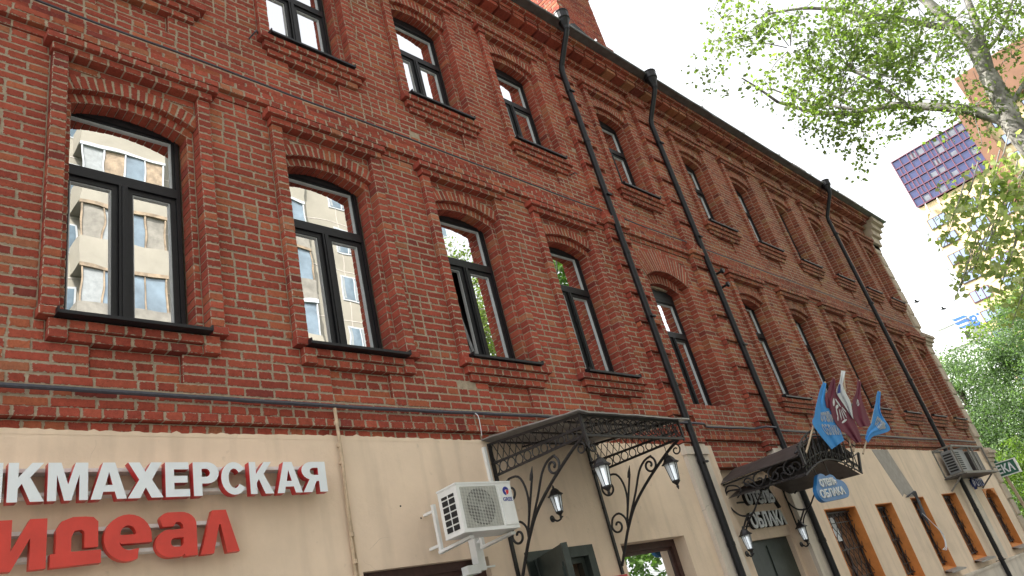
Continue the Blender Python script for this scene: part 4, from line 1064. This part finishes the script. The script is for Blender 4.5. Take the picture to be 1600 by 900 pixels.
def blob(cx, cy, a, b, rot, n=9):
    return [(cx+a*math.cos(t)*math.cos(rot)-b*math.sin(t)*math.sin(rot), cy+a*math.cos(t)*math.sin(rot)+b*math.sin(t)*math.cos(rot)) for t in [2*PI*k/n for k in range(n)]]
EMB = [blob(.30, .78, .20, .07, .9), blob(.45, .88, .16, .05, -.3), blob(.60, .72, .16, .06, -1.0), blob(.42, .60, .13, .05, .3), blob(.30, .45, .17, .035, 1.3), blob(.46, .36, .19, .03, 1.2),
       blob(.60, .34, .19, .03, 1.45), blob(.74, .38, .17, .03, 1.8), blob(.82, .5, .12, .03, 2.3), blob(.52, .14, .22, .035, .2), blob(.2, .25, .10, .03, .8)]
flag('flag', 'maroon flag with a white and grey emblem in the middle',
     ([(10.85, 2.30), (10.74, 2.15), (10.63, 1.97), (10.65, 1.80), (10.85, 1.68), (11.05, 1.56)], [(11.20, 2.33), (11.33, 2.2), (11.38, 2.03), (11.37, 1.88), (11.36, 1.72), (11.28, 1.58)]),
     3.8, M_maroon, .018, ((10.75, 1.40), (11.1, 2.35)), [(.05, .85, .05, .62, EMB, M_whitecloth)])
W_ = flag('flag', 'white, blue and red flag rolled round its pole in the middle',
     ([(12.12, 2.82), (11.9, 2.66), (11.74, 2.56), (11.48, 2.40), (11.56, 2.19), (11.62, 2.05)], [(12.28, 2.82), (12.04, 2.66), (11.88, 2.54), (11.86, 2.40), (11.87, 2.26), (11.67, 1.98)]),
     3.9, M_whitecloth, .02, ((11.05, 1.55), (12.2, 2.83)), [(.0, .42, .40, .62, [[(0, 0), (1, .15), (.75, 1), (0, 1)]], M_navy)])
flag('flag', 'maroon flag with a small pale emblem right of the middle',
     ([(12.5, 2.67), (12.18, 2.44), (11.85, 2.27), (11.60, 2.05), (11.56, 1.94), (11.63, 1.83)], [(12.61, 2.64), (12.38, 2.45), (12.25, 2.28), (12.2, 2.1), (12.17, 1.98), (12.14, 1.88)]),
     3.85, M_maroon, .015, ((10.95, 1.45), (12.56, 2.66)), [(.3, .75, .35, .65, EMB[:4], M_whitecloth)])
flag('flag', 'rightmost blue flag with white lettering on the canopy corner',
     ([(13.05, 2.49), (12.85, 2.38), (12.65, 2.25), (12.32, 2.06), (12.06, 1.90), (11.75, 1.78), (11.48, 1.63)], [(13.17, 2.48), (12.85, 2.25), (12.68, 2.06), (12.76, 1.82), (12.3, 1.73), (11.83, 1.67), (11.52, 1.57)]),
     3.8, M_blueflag, .014, ((11.12, 1.40), (13.12, 2.49)), [(.2, .8, .48, .66, 'отель', M_whitecloth)])

# ================================================================ things at the far end
AC2 = thing('caged_air_conditioner', 'grey air conditioners in an open steel cage high on the far wall', 'air conditioner', (20, 4.6, EYE+1.3))
xa, xb, pa, pb, za, zb = 18.75, 21.3, .02, .42, 1.30, 1.90
mb = MB()
for xx in (xa, (xa+xb)/2, xb, xa+.62*(xb-xa)):
    for p in (pa, pb): mb.bar(W(xx, p, za), W(xx, p, zb), .035)
    for z in (za, zb): mb.bar(W(xx, pa, z), W(xx, pb, z), .035)
for p in (pa, pb):
    for z in (za, zb): mb.bar(W(xa, p, z), W(xb, p, z), .04)
mb.bar(W(xa, pb, za), W(xa, .02, za-.3), .03); mb.bar(W(xb, pb, za), W(xb, .02, za-.3), .03)
M_cage = mat('weathered_steel', (.17, .16, .14), .6, .2, 6); M_unit = mat('grey_unit', (.20, .205, .21), .5, .1, 6)
mb.build('steel_cage', M_cage, AC2)
mb = MB(); mb.box(xa+.2, xa+1.15, 4.66, 4.9, EYE+za+.04, EYE+zb-.06); un = mb.build('unit', M_unit, AC2)
mb = MB()
for i in range(9): mb.box(xa+.26, xa+.70, 4.652, 4.659, EYE+za+.09+i*.047, EYE+za+.112+i*.047)
mb.build('louvre', M_dark, un)
mb = MB()
for i in range(7): mb.box(xa+.195, xa+.199, 4.69, 4.87, EYE+za+.08+i*.06, EYE+za+.115+i*.06)
mb.build('side_louvre', M_dark, un)
mb = MB(); mb.box(xa+1.5, xa+2.3, 4.66, 4.9, EYE+za+.04, EYE+zb-.1); mb.build('unit', M_canopy, AC2)
mb = MB(); mb.box(xa-.1, xb+.1, 4.5, 5.0, EYE+za-.05, EYE+za-.03); mb.build('drip_tray', M_canopy, AC2)
FS = thing('far_blue_sign', 'small dark blue letters on the wall under the caged air conditioners', 'sign', (20.7, 4.95, EYE+1))
text_mesh('фото', 'lettering', M_navyl, FS, lambda u, v, d: W(20.3+u+v*.2, .06+d, .98+v), .30, .95, .05, .03)
mb = MB(); mb.bar(W(20.3, .03, 1.05), W(21.3, .03, 1.05), .02); mb.bar(W(20.3, .03, 1.2), W(21.3, .03, 1.2), .02); mb.build('mounting_rail', M_iron, FS)
cb = MB()
for i in range(7): cb.tube([W(*p) for p in crv([(15.72+.02*i, .03, .98), (15.92+.02*i, .09+.006*i, 1.02+.006*i), (16.08+.02*i, .08, .92), (16.12+.015*i, .05, .70-.05*i), (16.08, .03, .6+.03*i)])], .009, 6)
co_ = cb.build('cable_bundle', M_cable); tag(co_, 'bundle of black cables looping over the top of an ochre window', 'cables')
cb = MB()
for i in range(3): cb.tube([W(*p) for p in crv([(16.12, .05, .65), (16.25, .10, .45), (16.45+.03*i, .12, .2), (16.38, .10, .0-.03*i), (16.2, .08, -.05)])], .005, 6)
ww = cb.build('loose_wires', M_whitecloth, co_)
# pharmacy sign standing off the corner
PS = thing('pharmacy_sign', 'green pharmacy box sign with white letters and small pitched top at the far corner', 'sign', (24.2, 5.0, EYE+1))
mb = MB(); mb.box(24.2, 24.32, 4.62, 6.2, EYE+1.27, EYE+1.62); pbx = mb.build('sign_box', M_green, PS)
mb = MB()
for a, b, c_, d_ in ((4.60, 6.22, 1.25, 1.275), (4.60, 6.22, 1.615, 1.64), (4.60, 4.63, 1.275, 1.615)): mb.box(24.18, 24.34, a, b, EYE+c_, EYE+d_)
mb.build('sign_rim', M_white, PS)
text_mesh('АПТЕКА', 'lettering', M_whitecloth, PS, lambda u, v, d: (24.195-d, 5.60-u, EYE+1.335+v), .235, .92, .012, .03)
mb = MB(); mb.prism([(5.0, 1.64), (5.6, 1.64), (5.45, 1.86), (5.2, 2.02)], lambda u, v, d: (24.2+d, u, EYE+v), 0, .12); mb.build('sign_top', M_green, PS)
mb = MB(); mb.bar((24.26, 5.0, EYE+1.25), (24.26, 4.82, 0), .07); mb.build('sign_post', M_timber, PS)

# ================================================================ street
M_asph = mat('asphalt', (.055, .054, .053), .9, .25, 3, bump=.4, bscale=80)
M_pave = mat('pavement', (.22, .21, .20), .9, .15, 3, bump=.3, bscale=60)
M_grass = mat('lawn', (.045, .08, .02), .95, .4, 1.5, bump=.5, bscale=40)
def sheet(name, x0, x1, y0, y1, z, m):
    mb = MB(); mb.add([(x0, y0, z), (x1, y0, z), (x1, y1, z), (x0, y1, z)], [(0, 1, 2, 3)]); o = mb.build(name, m); o['kind'] = 'structure'; return o
sheet('ground', -900, 900, -900, 900, -.01, M_grass)
sheet('road', -80, 200, -7, 1.9, -.004, M_asph)
mb = MB(); mb.box(-80, 24, 2.0, 5.0, -.1, .12); o = mb.build('pavement', M_pave); o['kind'] = 'structure'
mb = MB(); mb.box(-80, 24, 1.86, 2.0, -.1, .135); o = mb.build('kerb', M_quoin); o['kind'] = 'structure'
mb = MB(); mb.box(-80, 200, -10.5, -7.0, -.1, .12); o = mb.build('far_pavement', M_pave); o['kind'] = 'structure'

# ================================================================ apartment block across the street (seen mirrored in the windows)
M_panel = mat('pale_panel', (.215, .20, .165), .85, .12, .6, bump=.2, bscale=8)
M_wwin = mat('white_window_frame', (.34, .36, .38), .5, .04, 3)
M_bglass = mat('curtained_glass', (.11, .15, .185), .2, .3, .9, spec=.8)
M_curt = mat('net_curtain', (.20, .215, .22), .8, .15, 5)
M_balc = mat('balcony_board', (.16, .15, .13), .8, .25, 2)
M_balw = mat('balcony_timber', (.20, .15, .10), .7, .4, 3)
OB = thing('apartment_block', 'pale panel apartment block across the street mirrored in the windows', 'apartment building', (10, -16, 0))
yF = -16
mb = MB(); mb.box(-14, 27, -30, yF, 0, 31.5); mb.build('wall', M_panel, OB)
mb = MB(); mb.box(-14.3, 27.3, -30.3, yF+.3, 31.5, 32.1); mb.build('roof_edge', M_greypatch, OB)
wins_ = []; protos = {}
def ob_window(x, z, w_, h_):
    key = (w_, h_)
    if key not in protos:
        f = MB(); 
        f.box(-w_/2, w_/2, -.02, .03, 0, h_)
        g = MB(); n = 3 if w_ > 2 else 2
        for i in range(n): a = -w_/2+.07+(w_-.07)*i/n; g.box(a, a+(w_-.07)/n-.07, .03, .04, .08, h_-.08); g.cm = 1; g.box(a+.02, a+.02+random.uniform(.12, .4)*(w_/n), .0402, .046, .12, h_-.1); g.cm = 0
        protos[key] = (f.mesh('window', M_wwin), g.mesh('pane', [M_bglass, M_curt]))
    f, g = protos[key]
    o = put(f, 'window', OB, Vector((x, yF, z))-wpos(OB)); put(g, 'pane', o)
for fl in range(11):
    z = 1.2+fl*2.8
    for bay in range(6):
        x = -11+bay*6.6
        ob_window(x+4.6, z+.8, 1.5, 1.45)
        b = MB(); b.box(x-1.5, x+1.7, yF, yF+1.1, z-.15, z); b.box(x-1.5, x+1.7, yF+1.04, yF+1.1, z, z+1.0); b.box(x-1.5, x-1.45, yF, yF+1.04, z, z+1.0); b.box(x+1.65, x+1.7, yF, yF+1.04, z, z+1.0)
        bo = b.build('balcony', random.choice([M_panel, M_panel, M_balc]), OB)
        g = MB()
        for q in range(5): g.box(x-1.45+q*.76, x-1.40+q*.76, yF+1.03, yF+1.08, z+1.0, z+2.55)
        g.box(x-1.5, x+1.7, yF+1.02, yF+1.1, z+2.5, z+2.65); g.build('glazing_bar', random.choice([M_wwin, M_wwin, M_balw]), bo)
        g = MB()
        for q in range(4): g.cm = random.choice([0, 0, 1, 2]); g.box(x-1.4+q*.76, x-.69+q*.76, yF+1.0, yF+1.02, z+1.0, z+2.5)
        g.build('balcony_glass', [M_bglass, M_curt, random.choice([M_balc, M_balw])], bo)
mb = MB()
for fl in range(12): mb.box(-14, 27, yF-.01, yF+.012, .95+fl*2.8, 1.0+fl*2.8)
for bay in range(13): mb.box(-13.4+bay*3.3, -13.36+bay*3.3, yF-.01, yF+.011, 0, 31.4)
mb.build('panel_joint', M_greypatch, OB)

# ================================================================ tower at the end of the street
M_cream = mat('cream_facing', (.60, .46, .27), .8, .06, .3)
M_redbrick = mat('red_facing_brick', (.17, .085, .05), .85, .12, .5)
M_pink = mat('pink_steel', (.11, .028, .055), .5, .1, 1)
M_blind = mat('grey_blind', (.12, .13, .16), .7, .2, 1)
M_bluepane = glass('tinted_glass', (.30, .34, .55), .12, .004, .3, base=(.03, .03, .07))
TW = thing('apartment_tower', 'tall cream tower with a glazed blue corner block at its top', 'apartment building', (110, 0, 0))
XF, YL, s_ = 110, 16.25, 1.571
def tz(z): return EYE+z*s_
mb = MB(); mb.box(XF, XF+22, -22, YL, 0, tz(26.6)); mb.box(XF+.5, XF+22, -22, 6.2, tz(26.6), tz(31.5)); mb.build('wall', M_cream, TW)
mb = MB(); mb.box(XF-.6, XF+20, 4.3, 6.3, tz(18), tz(32.6)); mb.box(XF-.6, XF+20, -22, 4.3, tz(31.2), tz(35.5)); mb.box(XF-.5, XF+18, -8.5, -6, 0, tz(31.2)); mb.build('brick_panel', M_redbrick, TW)
mb = MB(); y0, y1, z0, z1 = 6.31, YL, tz(26.7), tz(31.7)
mb.box(XF-.2, XF+20, y0, y1, z0, z1); gb = mb.build('glazed_block', M_bluepane, TW)
mb = MB(); ny, nz_ = 9, 6
for i in range(ny+1): yy = y0+(y1-y0)*i/ny; mb.box(XF-.38, XF-.21, yy-.06, yy+.06, z0, z1)
for i in range(nz_+1): zz = z0+(z1-z0)*i/nz_; mb.box(XF-.40, XF-.21, y0, y1, zz-.06, zz+.06)
for i in range(ny):
    for j in range(nz_):
        if random.random() < .3: yy = y0+(y1-y0)*(i+.5)/ny; mb.box(XF-.35, XF-.21, yy-.05, yy+.05, z0+(z1-z0)*j/nz_, z0+(z1-z0)*(j+1)/nz_)
mb.build('glazing_frame', M_pink, gb)
mb = MB()
for i in range(ny):
    for j in range(nz_):
        if random.random() < .28: yy = y0+(y1-y0)*i/ny; zz = z0+(z1-z0)*j/nz_; mb.box(XF-.23, XF-.205, yy+.15, yy+(y1-y0)/ny-.15, zz+.15, zz+(z1-z0)/nz_*random.uniform(.5, .9))
mb.build('blind', M_blind, gb, kind='stuff')
def tw_window(key, w_, h_):
    f = MB(); f.box(-.12, .1, -w_/2, w_/2, 0, h_)
    g = MB(); n = 3
    for i in range(n): a = -w_/2+.10+(w_-.1)*i/n; g.box(-.16, -.12, a, a+(w_-.1)/n-.12, .12, h_-.12)
    return f.mesh('window', M_brownframe if key == 0 else M_pink), g.mesh('pane', M_glass2)
TWM = [tw_window(0, 2.4, 1.6), tw_window(1, 2.4, 1.6)]
for fl in range(15):
    z = tz(25.1)-1.4-fl*2.87
    for col, y in enumerate((14.9, 10.9, 7.0, 2.4, -1.6, -5, -10.5, -14.5)):
        if y < 6 or True:
            f, g = TWM[random.random() < .4]; o = put(f, 'window', TW, Vector((XF, y, z))-wpos(TW)); put(g, 'pane', o)
            if random.random() < .3:
                q = MB(); q.box(XF-.6, XF-.01, y-2.2, y-1.5, z+.1, z+.7); q.build('cooling_unit', M_redbrick if random.random() < .5 else M_white, TW)
for fl in range(1, 5):
    for y in (2.4, -1.6, -5):
        f, g = TWM[0]; o = put(f, 'window', TW, Vector((XF+.38, y, tz(25.1)-1.4+fl*2.87))-wpos(TW)); put(g, 'pane', o)
mb = MB(); mb.lathe([(.05, 0), (.9, -.25), (.95, -.3)], (XF-1.2, 3.0, tz(29.5)), 14, 'y'); mb.bar((XF-1.2, 3, tz(29.5)), (XF, 3, tz(29.5)), .1); mb.build('satellite_dish', M_white, TW)
mb = MB(); mb.lathe([(.05, 0), (.7, -.2), (.75, -.25)], (XF-1.0, YL-1.0, tz(26.0)), 14, 'y'); mb.lathe([(.05, 0), (.5, -.2), (.55, -.25)], (XF-1.0, YL-2.6, tz(26.1)), 14, 'y'); mb.build('satellite_dish', M_white, TW)

# white office building behind the trees
M_offw = mat('white_panel', (.72, .74, .76), .6, .05, .2)
OF = thing('office_building', 'low white office building with a roof sign behind the trees', 'office building', (160, 28, 0))
k_ = 160/90
mb = MB(); mb.box(160, 190, 10.6*k_-10, 20*k_, 0, EYE+18.2*k_); mb.box(159.5, 175, 14.6*k_, 17.6*k_, EYE+18.2*k_, EYE+20.6*k_); mb.build('wall', M_offw, OF)
mb = MB(); mb.box(159.3, 175.2, 14.5*k_, 17.7*k_, EYE+20.6*k_, EYE+20.85*k_); mb.box(159.9, 190, 0, 14.5*k_, EYE+18.0*k_, EYE+18.2*k_); mb.build('roof_edge', M_spacer, OF)
mb = MB(); mb.box(159.3, 159.49, 15.0*k_, 15.4*k_, EYE+18.6*k_, EYE+19.4*k_); mb.build('window', M_dark, OF)
mb = MB(); mb.lathe([(.3, 0), (1.2, 1.2), (1.2, 2.4), (.4, 3.4)], (162, 16.6*k_, EYE+20.8*k_), 12); mb.build('roof_dome', M_offw, OF)
M_vtb = mat('roof_sign_blue', (.02, .10, .42), .5, .05, 1)
text_mesh('ВТБ', 'roof_sign', M_vtb, OF, lambda u, v, d: (158.5-d, 14.15*k_-u, EYE+19.3*k_+v), 1.2*k_, 2.2*k_, .4, .03)
mb = MB()
for i in range(3): mb.prism([(.0+.2*i, -.9*i), (2.2+.1*i, -.9*i-.1), (2.6, -.55-.9*i), (.3, -.5-.9*i)], lambda u, v, d: (158.4-d, 15.7*k_-u, EYE+20.9*k_+v), 0, .3)
mb.build('roof_logo', M_vtb, OF)

# ================================================================ trees
class Leaves:
    def __init__(s): s.v = []; s.f = []; s.c = []
    def leaf(s, p, size, col, n_=None):
        a = random.uniform(0, 2*PI); e = random.gauss(0, .7)
        d = Vector((math.cos(a)*math.cos(e), math.sin(a)*math.cos(e), math.sin(e)-.35)).normalized()
        q = Vector((random.gauss(0, 1), random.gauss(0, 1), random.gauss(0, 1))); u = d.cross(q).normalized()*size*.36; w_ = d*size
        nn = d.cross(u).normalized()*size*.08
        b = len(s.v); p = Vector(p)
        s.v += [tuple(p), tuple(p+w_*.45+u+nn), tuple(p+w_), tuple(p+w_*.45-u+nn)]
        s.f += [(b, b+1, b+2), (b, b+2, b+3)]; s.c += [col]*2
    def build(s, name, parent, kind='stuff'):
        mb = MB(); mb.v = s.v; mb.f = s.f; mb.m = [0]*len(s.f); mb.t = s.c
        return mb.build(name, M_leaf, parent, tint=True, kind=kind)
def lc(a, b, t, q): return tuple((a[i]+(b[i]-a[i])*t)*q for i in range(3))
M_bark = mat('pale_bark', (.17, .16, .145), .9, .5, 5, bump=.7, bscale=25, col2=(.34, .33, .30))
M_bark2 = mat('dark_bark', (.07, .055, .045), .9, .3, 10, bump=.5, bscale=30)
T1 = thing('roadside_tree', 'pale barked tree with thin bright foliage reaching over the street', 'tree', (12.2, -.6, 0))
mb = MB(); Z = lambda x, y, z: (x, y, EYE+z)
trunk = crv([Z(12.3, -.75, -1.6), Z(12.2, -.5, 1), Z(12.1, -.15, 3), Z(12, .18, 4.66), Z(12, .14, 5.3), Z(12, .09, 5.89)], 5)
mb.tube(trunk, [.165-.045*i/len(trunk) for i in range(len(trunk))], 14)
tk = mb.build('trunk', M_bark, T1, smooth=True)
limbs = [([(12, .09, 5.85), (11.95, .05, 6.5), (11.85, .12, 7.0), (11.7, .25, 7.7), (11.5, .4, 8.8), (11.3, .4, 10)], .11),
         ([(12, .09, 5.8), (12.0, -.08, 6.4), (12.0, -.23, 7.13), (12.1, -.35, 8), (12.2, -.3, 9.5)], .075),
         ([(12, .17, 5.0), (11.95, .55, 5.55), (11.9, 1.0, 5.95), (11.8, 1.35, 6.2), (11.5, 1.9, 6.35), (11.2, 2.3, 6.6), (10.9, 2.6, 6.9)], .085),
         ([(11.85, 1.15, 6.05), (11.7, 1.3, 6.5), (11.5, 1.5, 6.9), (11.3, 1.7, 7.1)], .035),
         ([(11.9, .2, 6.9), (11.3, .9, 7.5), (10.9, 1.5, 8.0), (10.5, 2.1, 8.2)], .05),
         ([(12.05, .1, 6.2), (12.3, -.3, 6.5), (12.5, -.7, 7.0), (12.6, -1.1, 7.6)], .04),
         ([(12, .17, 5.2), (12.2, -.3, 5.6), (12.4, -.9, 5.8)], .04),
         ([(11.6, 1.7, 6.3), (11.4, 2.3, 6.9), (11.1, 2.7, 7.4)], .03)]
mb = MB()
for L, r in limbs:
    P = crv([Z(*p) for p in L], 5); mb.tube(P, [r*(1-.75*i/len(P)) for i in range(len(P))], 9)
# the far branch end that reaches across the roof line
rr0 = [(10.9, 2.6, 6.9), (10.6, 2.7, 7.15), (10.3, 2.78, 7.3)]
P = crv([Z(*p) for p in rr0], 5); mb.tube(P, [.025*(1-.6*i/len(P)) for i in range(len(P))], 7)
lv = Leaves()
def ray(px, py, dist):
    d = (rt*((px-800)/1157.4)-up*((py-450)/1157.4)+fw).normalized(); return d*dist
CL = []
# crown clumps: direction seen from the street, distance, radius, leaves
random.seed(21)
crown = [(1130, 30, 11.2, .45, 150), (1180, 60, 11.0, .5, 260), (1120, 105, 10.8, .35, 60), (1150, 120, 10.8, .25, 50), (1210, 20, 11.5, .5, 260), (1235, 75, 11.3, .5, 420), (1270, 110, 11.2, .6, 800), (1300, 60, 11.6, .6, 700), (1330, 110, 11.4, .6, 900),
         (1310, 150, 11.4, .55, 800), (1270, 165, 11.2, .35, 330), (1365, 60, 11.8, .6, 800), (1370, 20, 12, .6, 700), (1400, 100, 12, .6, 800), (1380, 140, 11.8, .5, 650), (1420, 160, 11.8, .5, 500), (1345, 190, 11.5, .28, 220), (1350, 235, 11.4, .2, 110), (1345, 265, 11.4, .12, 45),
         (1405, 195, 11.8, .28, 220), (1440, 40, 12.2, .6, 850), (1460, 100, 12.3, .6, 700), (1490, 30, 12.4, .6, 800), (1500, 90, 12.4, .45, 330), (1550, 30, 12.4, .6, 800), (1580, 90, 12.5, .5, 260), (1560, 150, 12.3, .5, 420), (1520, 165, 12.2, .5, 700), (1590, 10, 12.2, .5, 500),
         (1490, 170, 12.1, .4, 500), (1600, 150, 12.4, .4, 300), (1320, 20, 12, .5, 420), (1430, 5, 12.2, .6, 600), (1460, 200, 12, .25, 170), (1580, 190, 12.2, .35, 300), (1210, 130, 11, .3, 120), (1300, 195, 11.3, .3, 160), (1650, 60, 12.4, .9, 900), (1110, 60, 11, .4, 70), (1160, 10, 11, .4, 90), (1140, 80, 11, .5, 90), (1225, 165, 11, .4, 60), (1290, 215, 11, .3, 30), (1500, -60, 12.4, 1.2, 1600), (1350, -50, 12.2, 1.0, 900)]
for px, py, dist, r, n in crown:
    if px > 1430: dist += .9
    c = ray(px, py, dist)+Vector((0, 0, EYE)); k = int(n*(.68 if px < 1430 else .42))
    dens = random.random()
    sub = [c+Vector((random.gauss(0, r*.5), random.gauss(0, r*.5), random.gauss(0, r*.45))) for _ in range(max(4, n//52))]
    for sc_ in sub:
        q = sc_+Vector((random.gauss(0, .12), random.gauss(0, .12), random.gauss(0, .1)))
        P = [c.lerp(sc_, .1), c.lerp(sc_, .5)+Vector((0, 0, .04)), sc_, q]
        if n > 140 and random.random() < .9: mb.tube(P, [.007, .006, .005, .003], 4)
        tone = random.random()
        for _ in range(k//len(sub)):
            p = sc_+Vector((random.gauss(0, .095), random.gauss(0, .095), random.gauss(0, .07)))
            lv.leaf(p, random.uniform(.04, .085), lc((.075, .10, .04), (.27, .34, .11), tone*.6+random.random()*.4, random.uniform(.8, 1.15)))
mb.build('limb', M_bark2 if False else M_bark, T1, smooth=True)
lv.build('foliage', T1)
# nearer tree whose broad leaves hang into the right edge
T2 = thing('broadleaf_tree', 'tree with broad sunlit leaves hanging in at the right edge of the street', 'tree', (9.5, -1.4, 0))
mb = MB(); mb.tube(crv([(9.5, -1.4, 0), (9.55, -1.3, 2.5), (9.6, -1.0, 4.2), (9.5, -.6, 5.6)], 5), [.16-.005*i for i in range(16)], 10); mb.build('trunk', M_bark2, T2, smooth=True)
mb = MB(); lv = Leaves(); random.seed(5)
hang = [(1600, 270, .3, 150), (1575, 300, .25, 150), (1545, 290, .2, 90), (1510, 310, .22, 110), (1490, 335, .2, 100), (1480, 370, .14, 50), (1520, 340, .16, 40), (1525, 385, .16, 70), (1510, 420, .16, 80), (1535, 410, .14, 60), (1500, 445, .1, 30), (1560, 360, .2, 60),
        (1590, 350, .25, 130), (1580, 400, .22, 130), (1570, 430, .2, 80), (1600, 450, .25, 120), (1640, 380, .5, 350), (1630, 280, .45, 250), (1590, 480, .2, 60), (1660, 480, .5, 200), (1560, 260, .16, 45)]
for px, py, r, n in hang:
    c = ray(px, py, 9.2+random.uniform(-.5, .5))+Vector((0, 0, EYE))
    st = Vector((9.6, -.7, 5.9)); mb.tube([c+Vector((.15, -.25, .35)), c+Vector((.05, -.1, .12)), c, c+Vector((-.05, .12, -.15))], [.008, .007, .005, .003], 5)
    for _ in range(int(n*.75)):
        t_ = random.random(); p = c+Vector((random.gauss(0, r*.45), random.gauss(0, r*.45), random.gauss(0, r*.5)))
        lv.leaf(p, random.uniform(.055, .10), lc((.16, .20, .07), (.46, .48, .26), t_, 1))
for k in range(6):
    c = ray(1600-20*k, 300+30*k, 9.3)+Vector((0, 0, EYE)); mb.tube(crv([(9.55, -.8, 5.2), tuple(Vector((9.5, -.7, 5.2)).lerp(c, .5)+Vector((0, 0, .3))), tuple(c)], 5), .007, 6)
mb.build('branch', M_bark, T2, smooth=True); lv.build('foliage', T2)
# street trees further off
def tree(name, label, base, h, blobs, n, size, ca, cb, trunk_r=.25):
    t = thing(name, label, 'tree', base, None)
    m = MB(); x, y, z = base
    m.tube(crv([(x, y, z), (x+.1, y, z+h*.3), (x-.1, y+.1, z+h*.6), (x, y, z+h*.85)], 5), [trunk_r*(1-.045*i) for i in range(16)], 9)
    tot = sum(b[3]**2 for b in blobs); L = Leaves()
    for bx, by, bz, r in blobs:
        c = Vector((bx, by, bz)); s0 = Vector((x, y, z+h*random.uniform(.35, .7)))
        m.tube(crv([tuple(s0), tuple(s0.lerp(c, .5)+Vector((0, 0, .3))), tuple(c)], 4), [.10*(1-.09*i) for i in range(9)], 6)
        k = int(n*r*r/tot); nc = max(6, int(k/90))
        for _ in range(nc):
            d = Vector((random.gauss(0, 1), random.gauss(0, 1), random.gauss(0, 1))).normalized()*r*random.uniform(.45, 1.0); cc = c+Vector((d.x, d.y, d.z*.8))
            tone = random.random()
            for _ in range(k//nc):
                p = cc+Vector((random.gauss(0, r*.16), random.gauss(0, r*.16), random.gauss(0, r*.11)))
                L.leaf(p, size*random.uniform(.7, 1.3), lc(ca, cb, tone*.7+random.random()*.3, random.uniform(.85, 1.15)))
    m.build('trunk', M_bark2, t, smooth=True); L.build('foliage', t); return t
G1, G2 = (.045, .075, .038), (.16, .22, .125)  # far foliage; the lighter tone is raised to put slight haze into the leaf colour
Y1, Y2 = (.05, .085, .02), (.15, .21, .05)
tree('street_tree', 'grey-green rounded tree just past the brick corner', (42, 8.6, 0), 10, [(42, 8.9, EYE+7.2, 1.9), (41, 7.0, EYE+6.8, 2.0), (42, 8.9, EYE+4.6, 2.0), (41, 7.4, EYE+4.4, 2.1), (42, 9.6, EYE+2.4, 1.9), (41, 8.0, EYE+2.0, 2.2)], 44000, .105, G1, G2)
tree('street_tree', 'large grey-green tree under the cream tower', (40, 4.6, 0), 11, [(40, 4.8, EYE+7.2, 1.9), (39, 3.8, EYE+8.2, 1.6), (40, 5.6, EYE+5.2, 2.0), (39, 3.4, EYE+5.5, 2.0), (40, 6.0, EYE+3.0, 2.0), (40, 2.4, EYE+3.4, 2.2)], 42000, .105, G1, G2)
tree('street_tree', 'bright green tree low at the right edge behind the pharmacy sign', (31, 5.0, 0), 5.5, [(31, 6.0, EYE+1.9, 1.0), (31, 5.0, EYE+1.6, 1.2), (31, 4.0, EYE+2.2, 1.1), (31.5, 6.4, EYE+.6, 1.2), (31, 5.2, EYE+.2, 1.3), (31, 4.0, EYE+.4, 1.3)], 18000, .09, Y1, Y2, .15)
tree('street_tree', 'sunlit yellow-green tree at the foot of the tower', (55, 4.0, 0), 16, [(55, 7.6, EYE+11.2, 2.2), (55, 4.8, EYE+12, 2.4), (55, 3, EYE+10, 3), (55, 7, EYE+8, 2.4), (55, 2, EYE+6, 3), (55, 9, EYE+5, 3)], 14000, .2, Y1, (.22, .27, .07))
tree('street_tree', 'dark green tree filling the low gap beside the corner', (60, 13, 0), 10, [(60, 13.5, EYE+6, 3), (60, 11, EYE+5, 3), (60, 9, EYE+3, 3.5), (60, 15, EYE+2, 3.5), (60, 11, EYE+1, 3.5), (60, 6, EYE+2, 4)], 12000, .22, G1, (.08, .13, .05))
# tree mirrored in the middle windows
tree('street_tree', 'tall tree across the street mirrored in the middle windows', (31, -14, 0), 24, [(30, -14, 14, 4), (32, -13, 20, 4), (34, -15, 16, 5), (31, -12, 25, 3.5), (36, -14, 24, 5), (33, -12, 10, 4), (27, -9, 8, 3), (29, -11, 5, 3.5), (24, -9.5, 5, 3)], 22000, .3, (.04, .07, .02), (.10, .17, .05), .4)
tree('street_tree', 'low tree across the street mirrored in the shop windows', (17, -10, 0), 7, [(17, -10, 5, 2.4), (14, -10.5, 5.5, 2.2), (19.5, -10, 4, 2.2), (16, -9, 7, 1.8)], 9000, .22, (.05, .09, .02), (.11, .19, .04), .2)
# ---------------------------------------------------------------- birds
def bird(label, c, s):
    mb = MB(); x, y, z = c
    mb.tube([(x, y-.16*s, z), (x, y-.08*s, z+.01), (x, y+.05*s, z+.02*s), (x, y+.17*s, z+.03*s)], [.01*s, .04*s, .045*s, .008*s], 7)
    for sg in (-1, 1):
        mb.grid([[(x+sg*.03*s, y-.04*s, z+.02*s), (x+sg*.03*s, y+.06*s, z+.02*s)], [(x+sg*.2*s, y-.03*s, z+.10*s), (x+sg*.2*s, y+.05*s, z+.09*s)], [(x+sg*.36*s, y+.05*s, z+.04*s), (x+sg*.36*s, y+.08*s, z+.04*s)]])
    o = mb.build('bird', M_dark); tag(o, label, 'bird', 'birds in the sky past the corner')
bird('dark bird flying high, nearer the brick corner', (40, 8.04, EYE+10.9), 1.0); bird('dark bird flying just above the white office roof', (42, 7.49, EYE+10.53), 1.0)
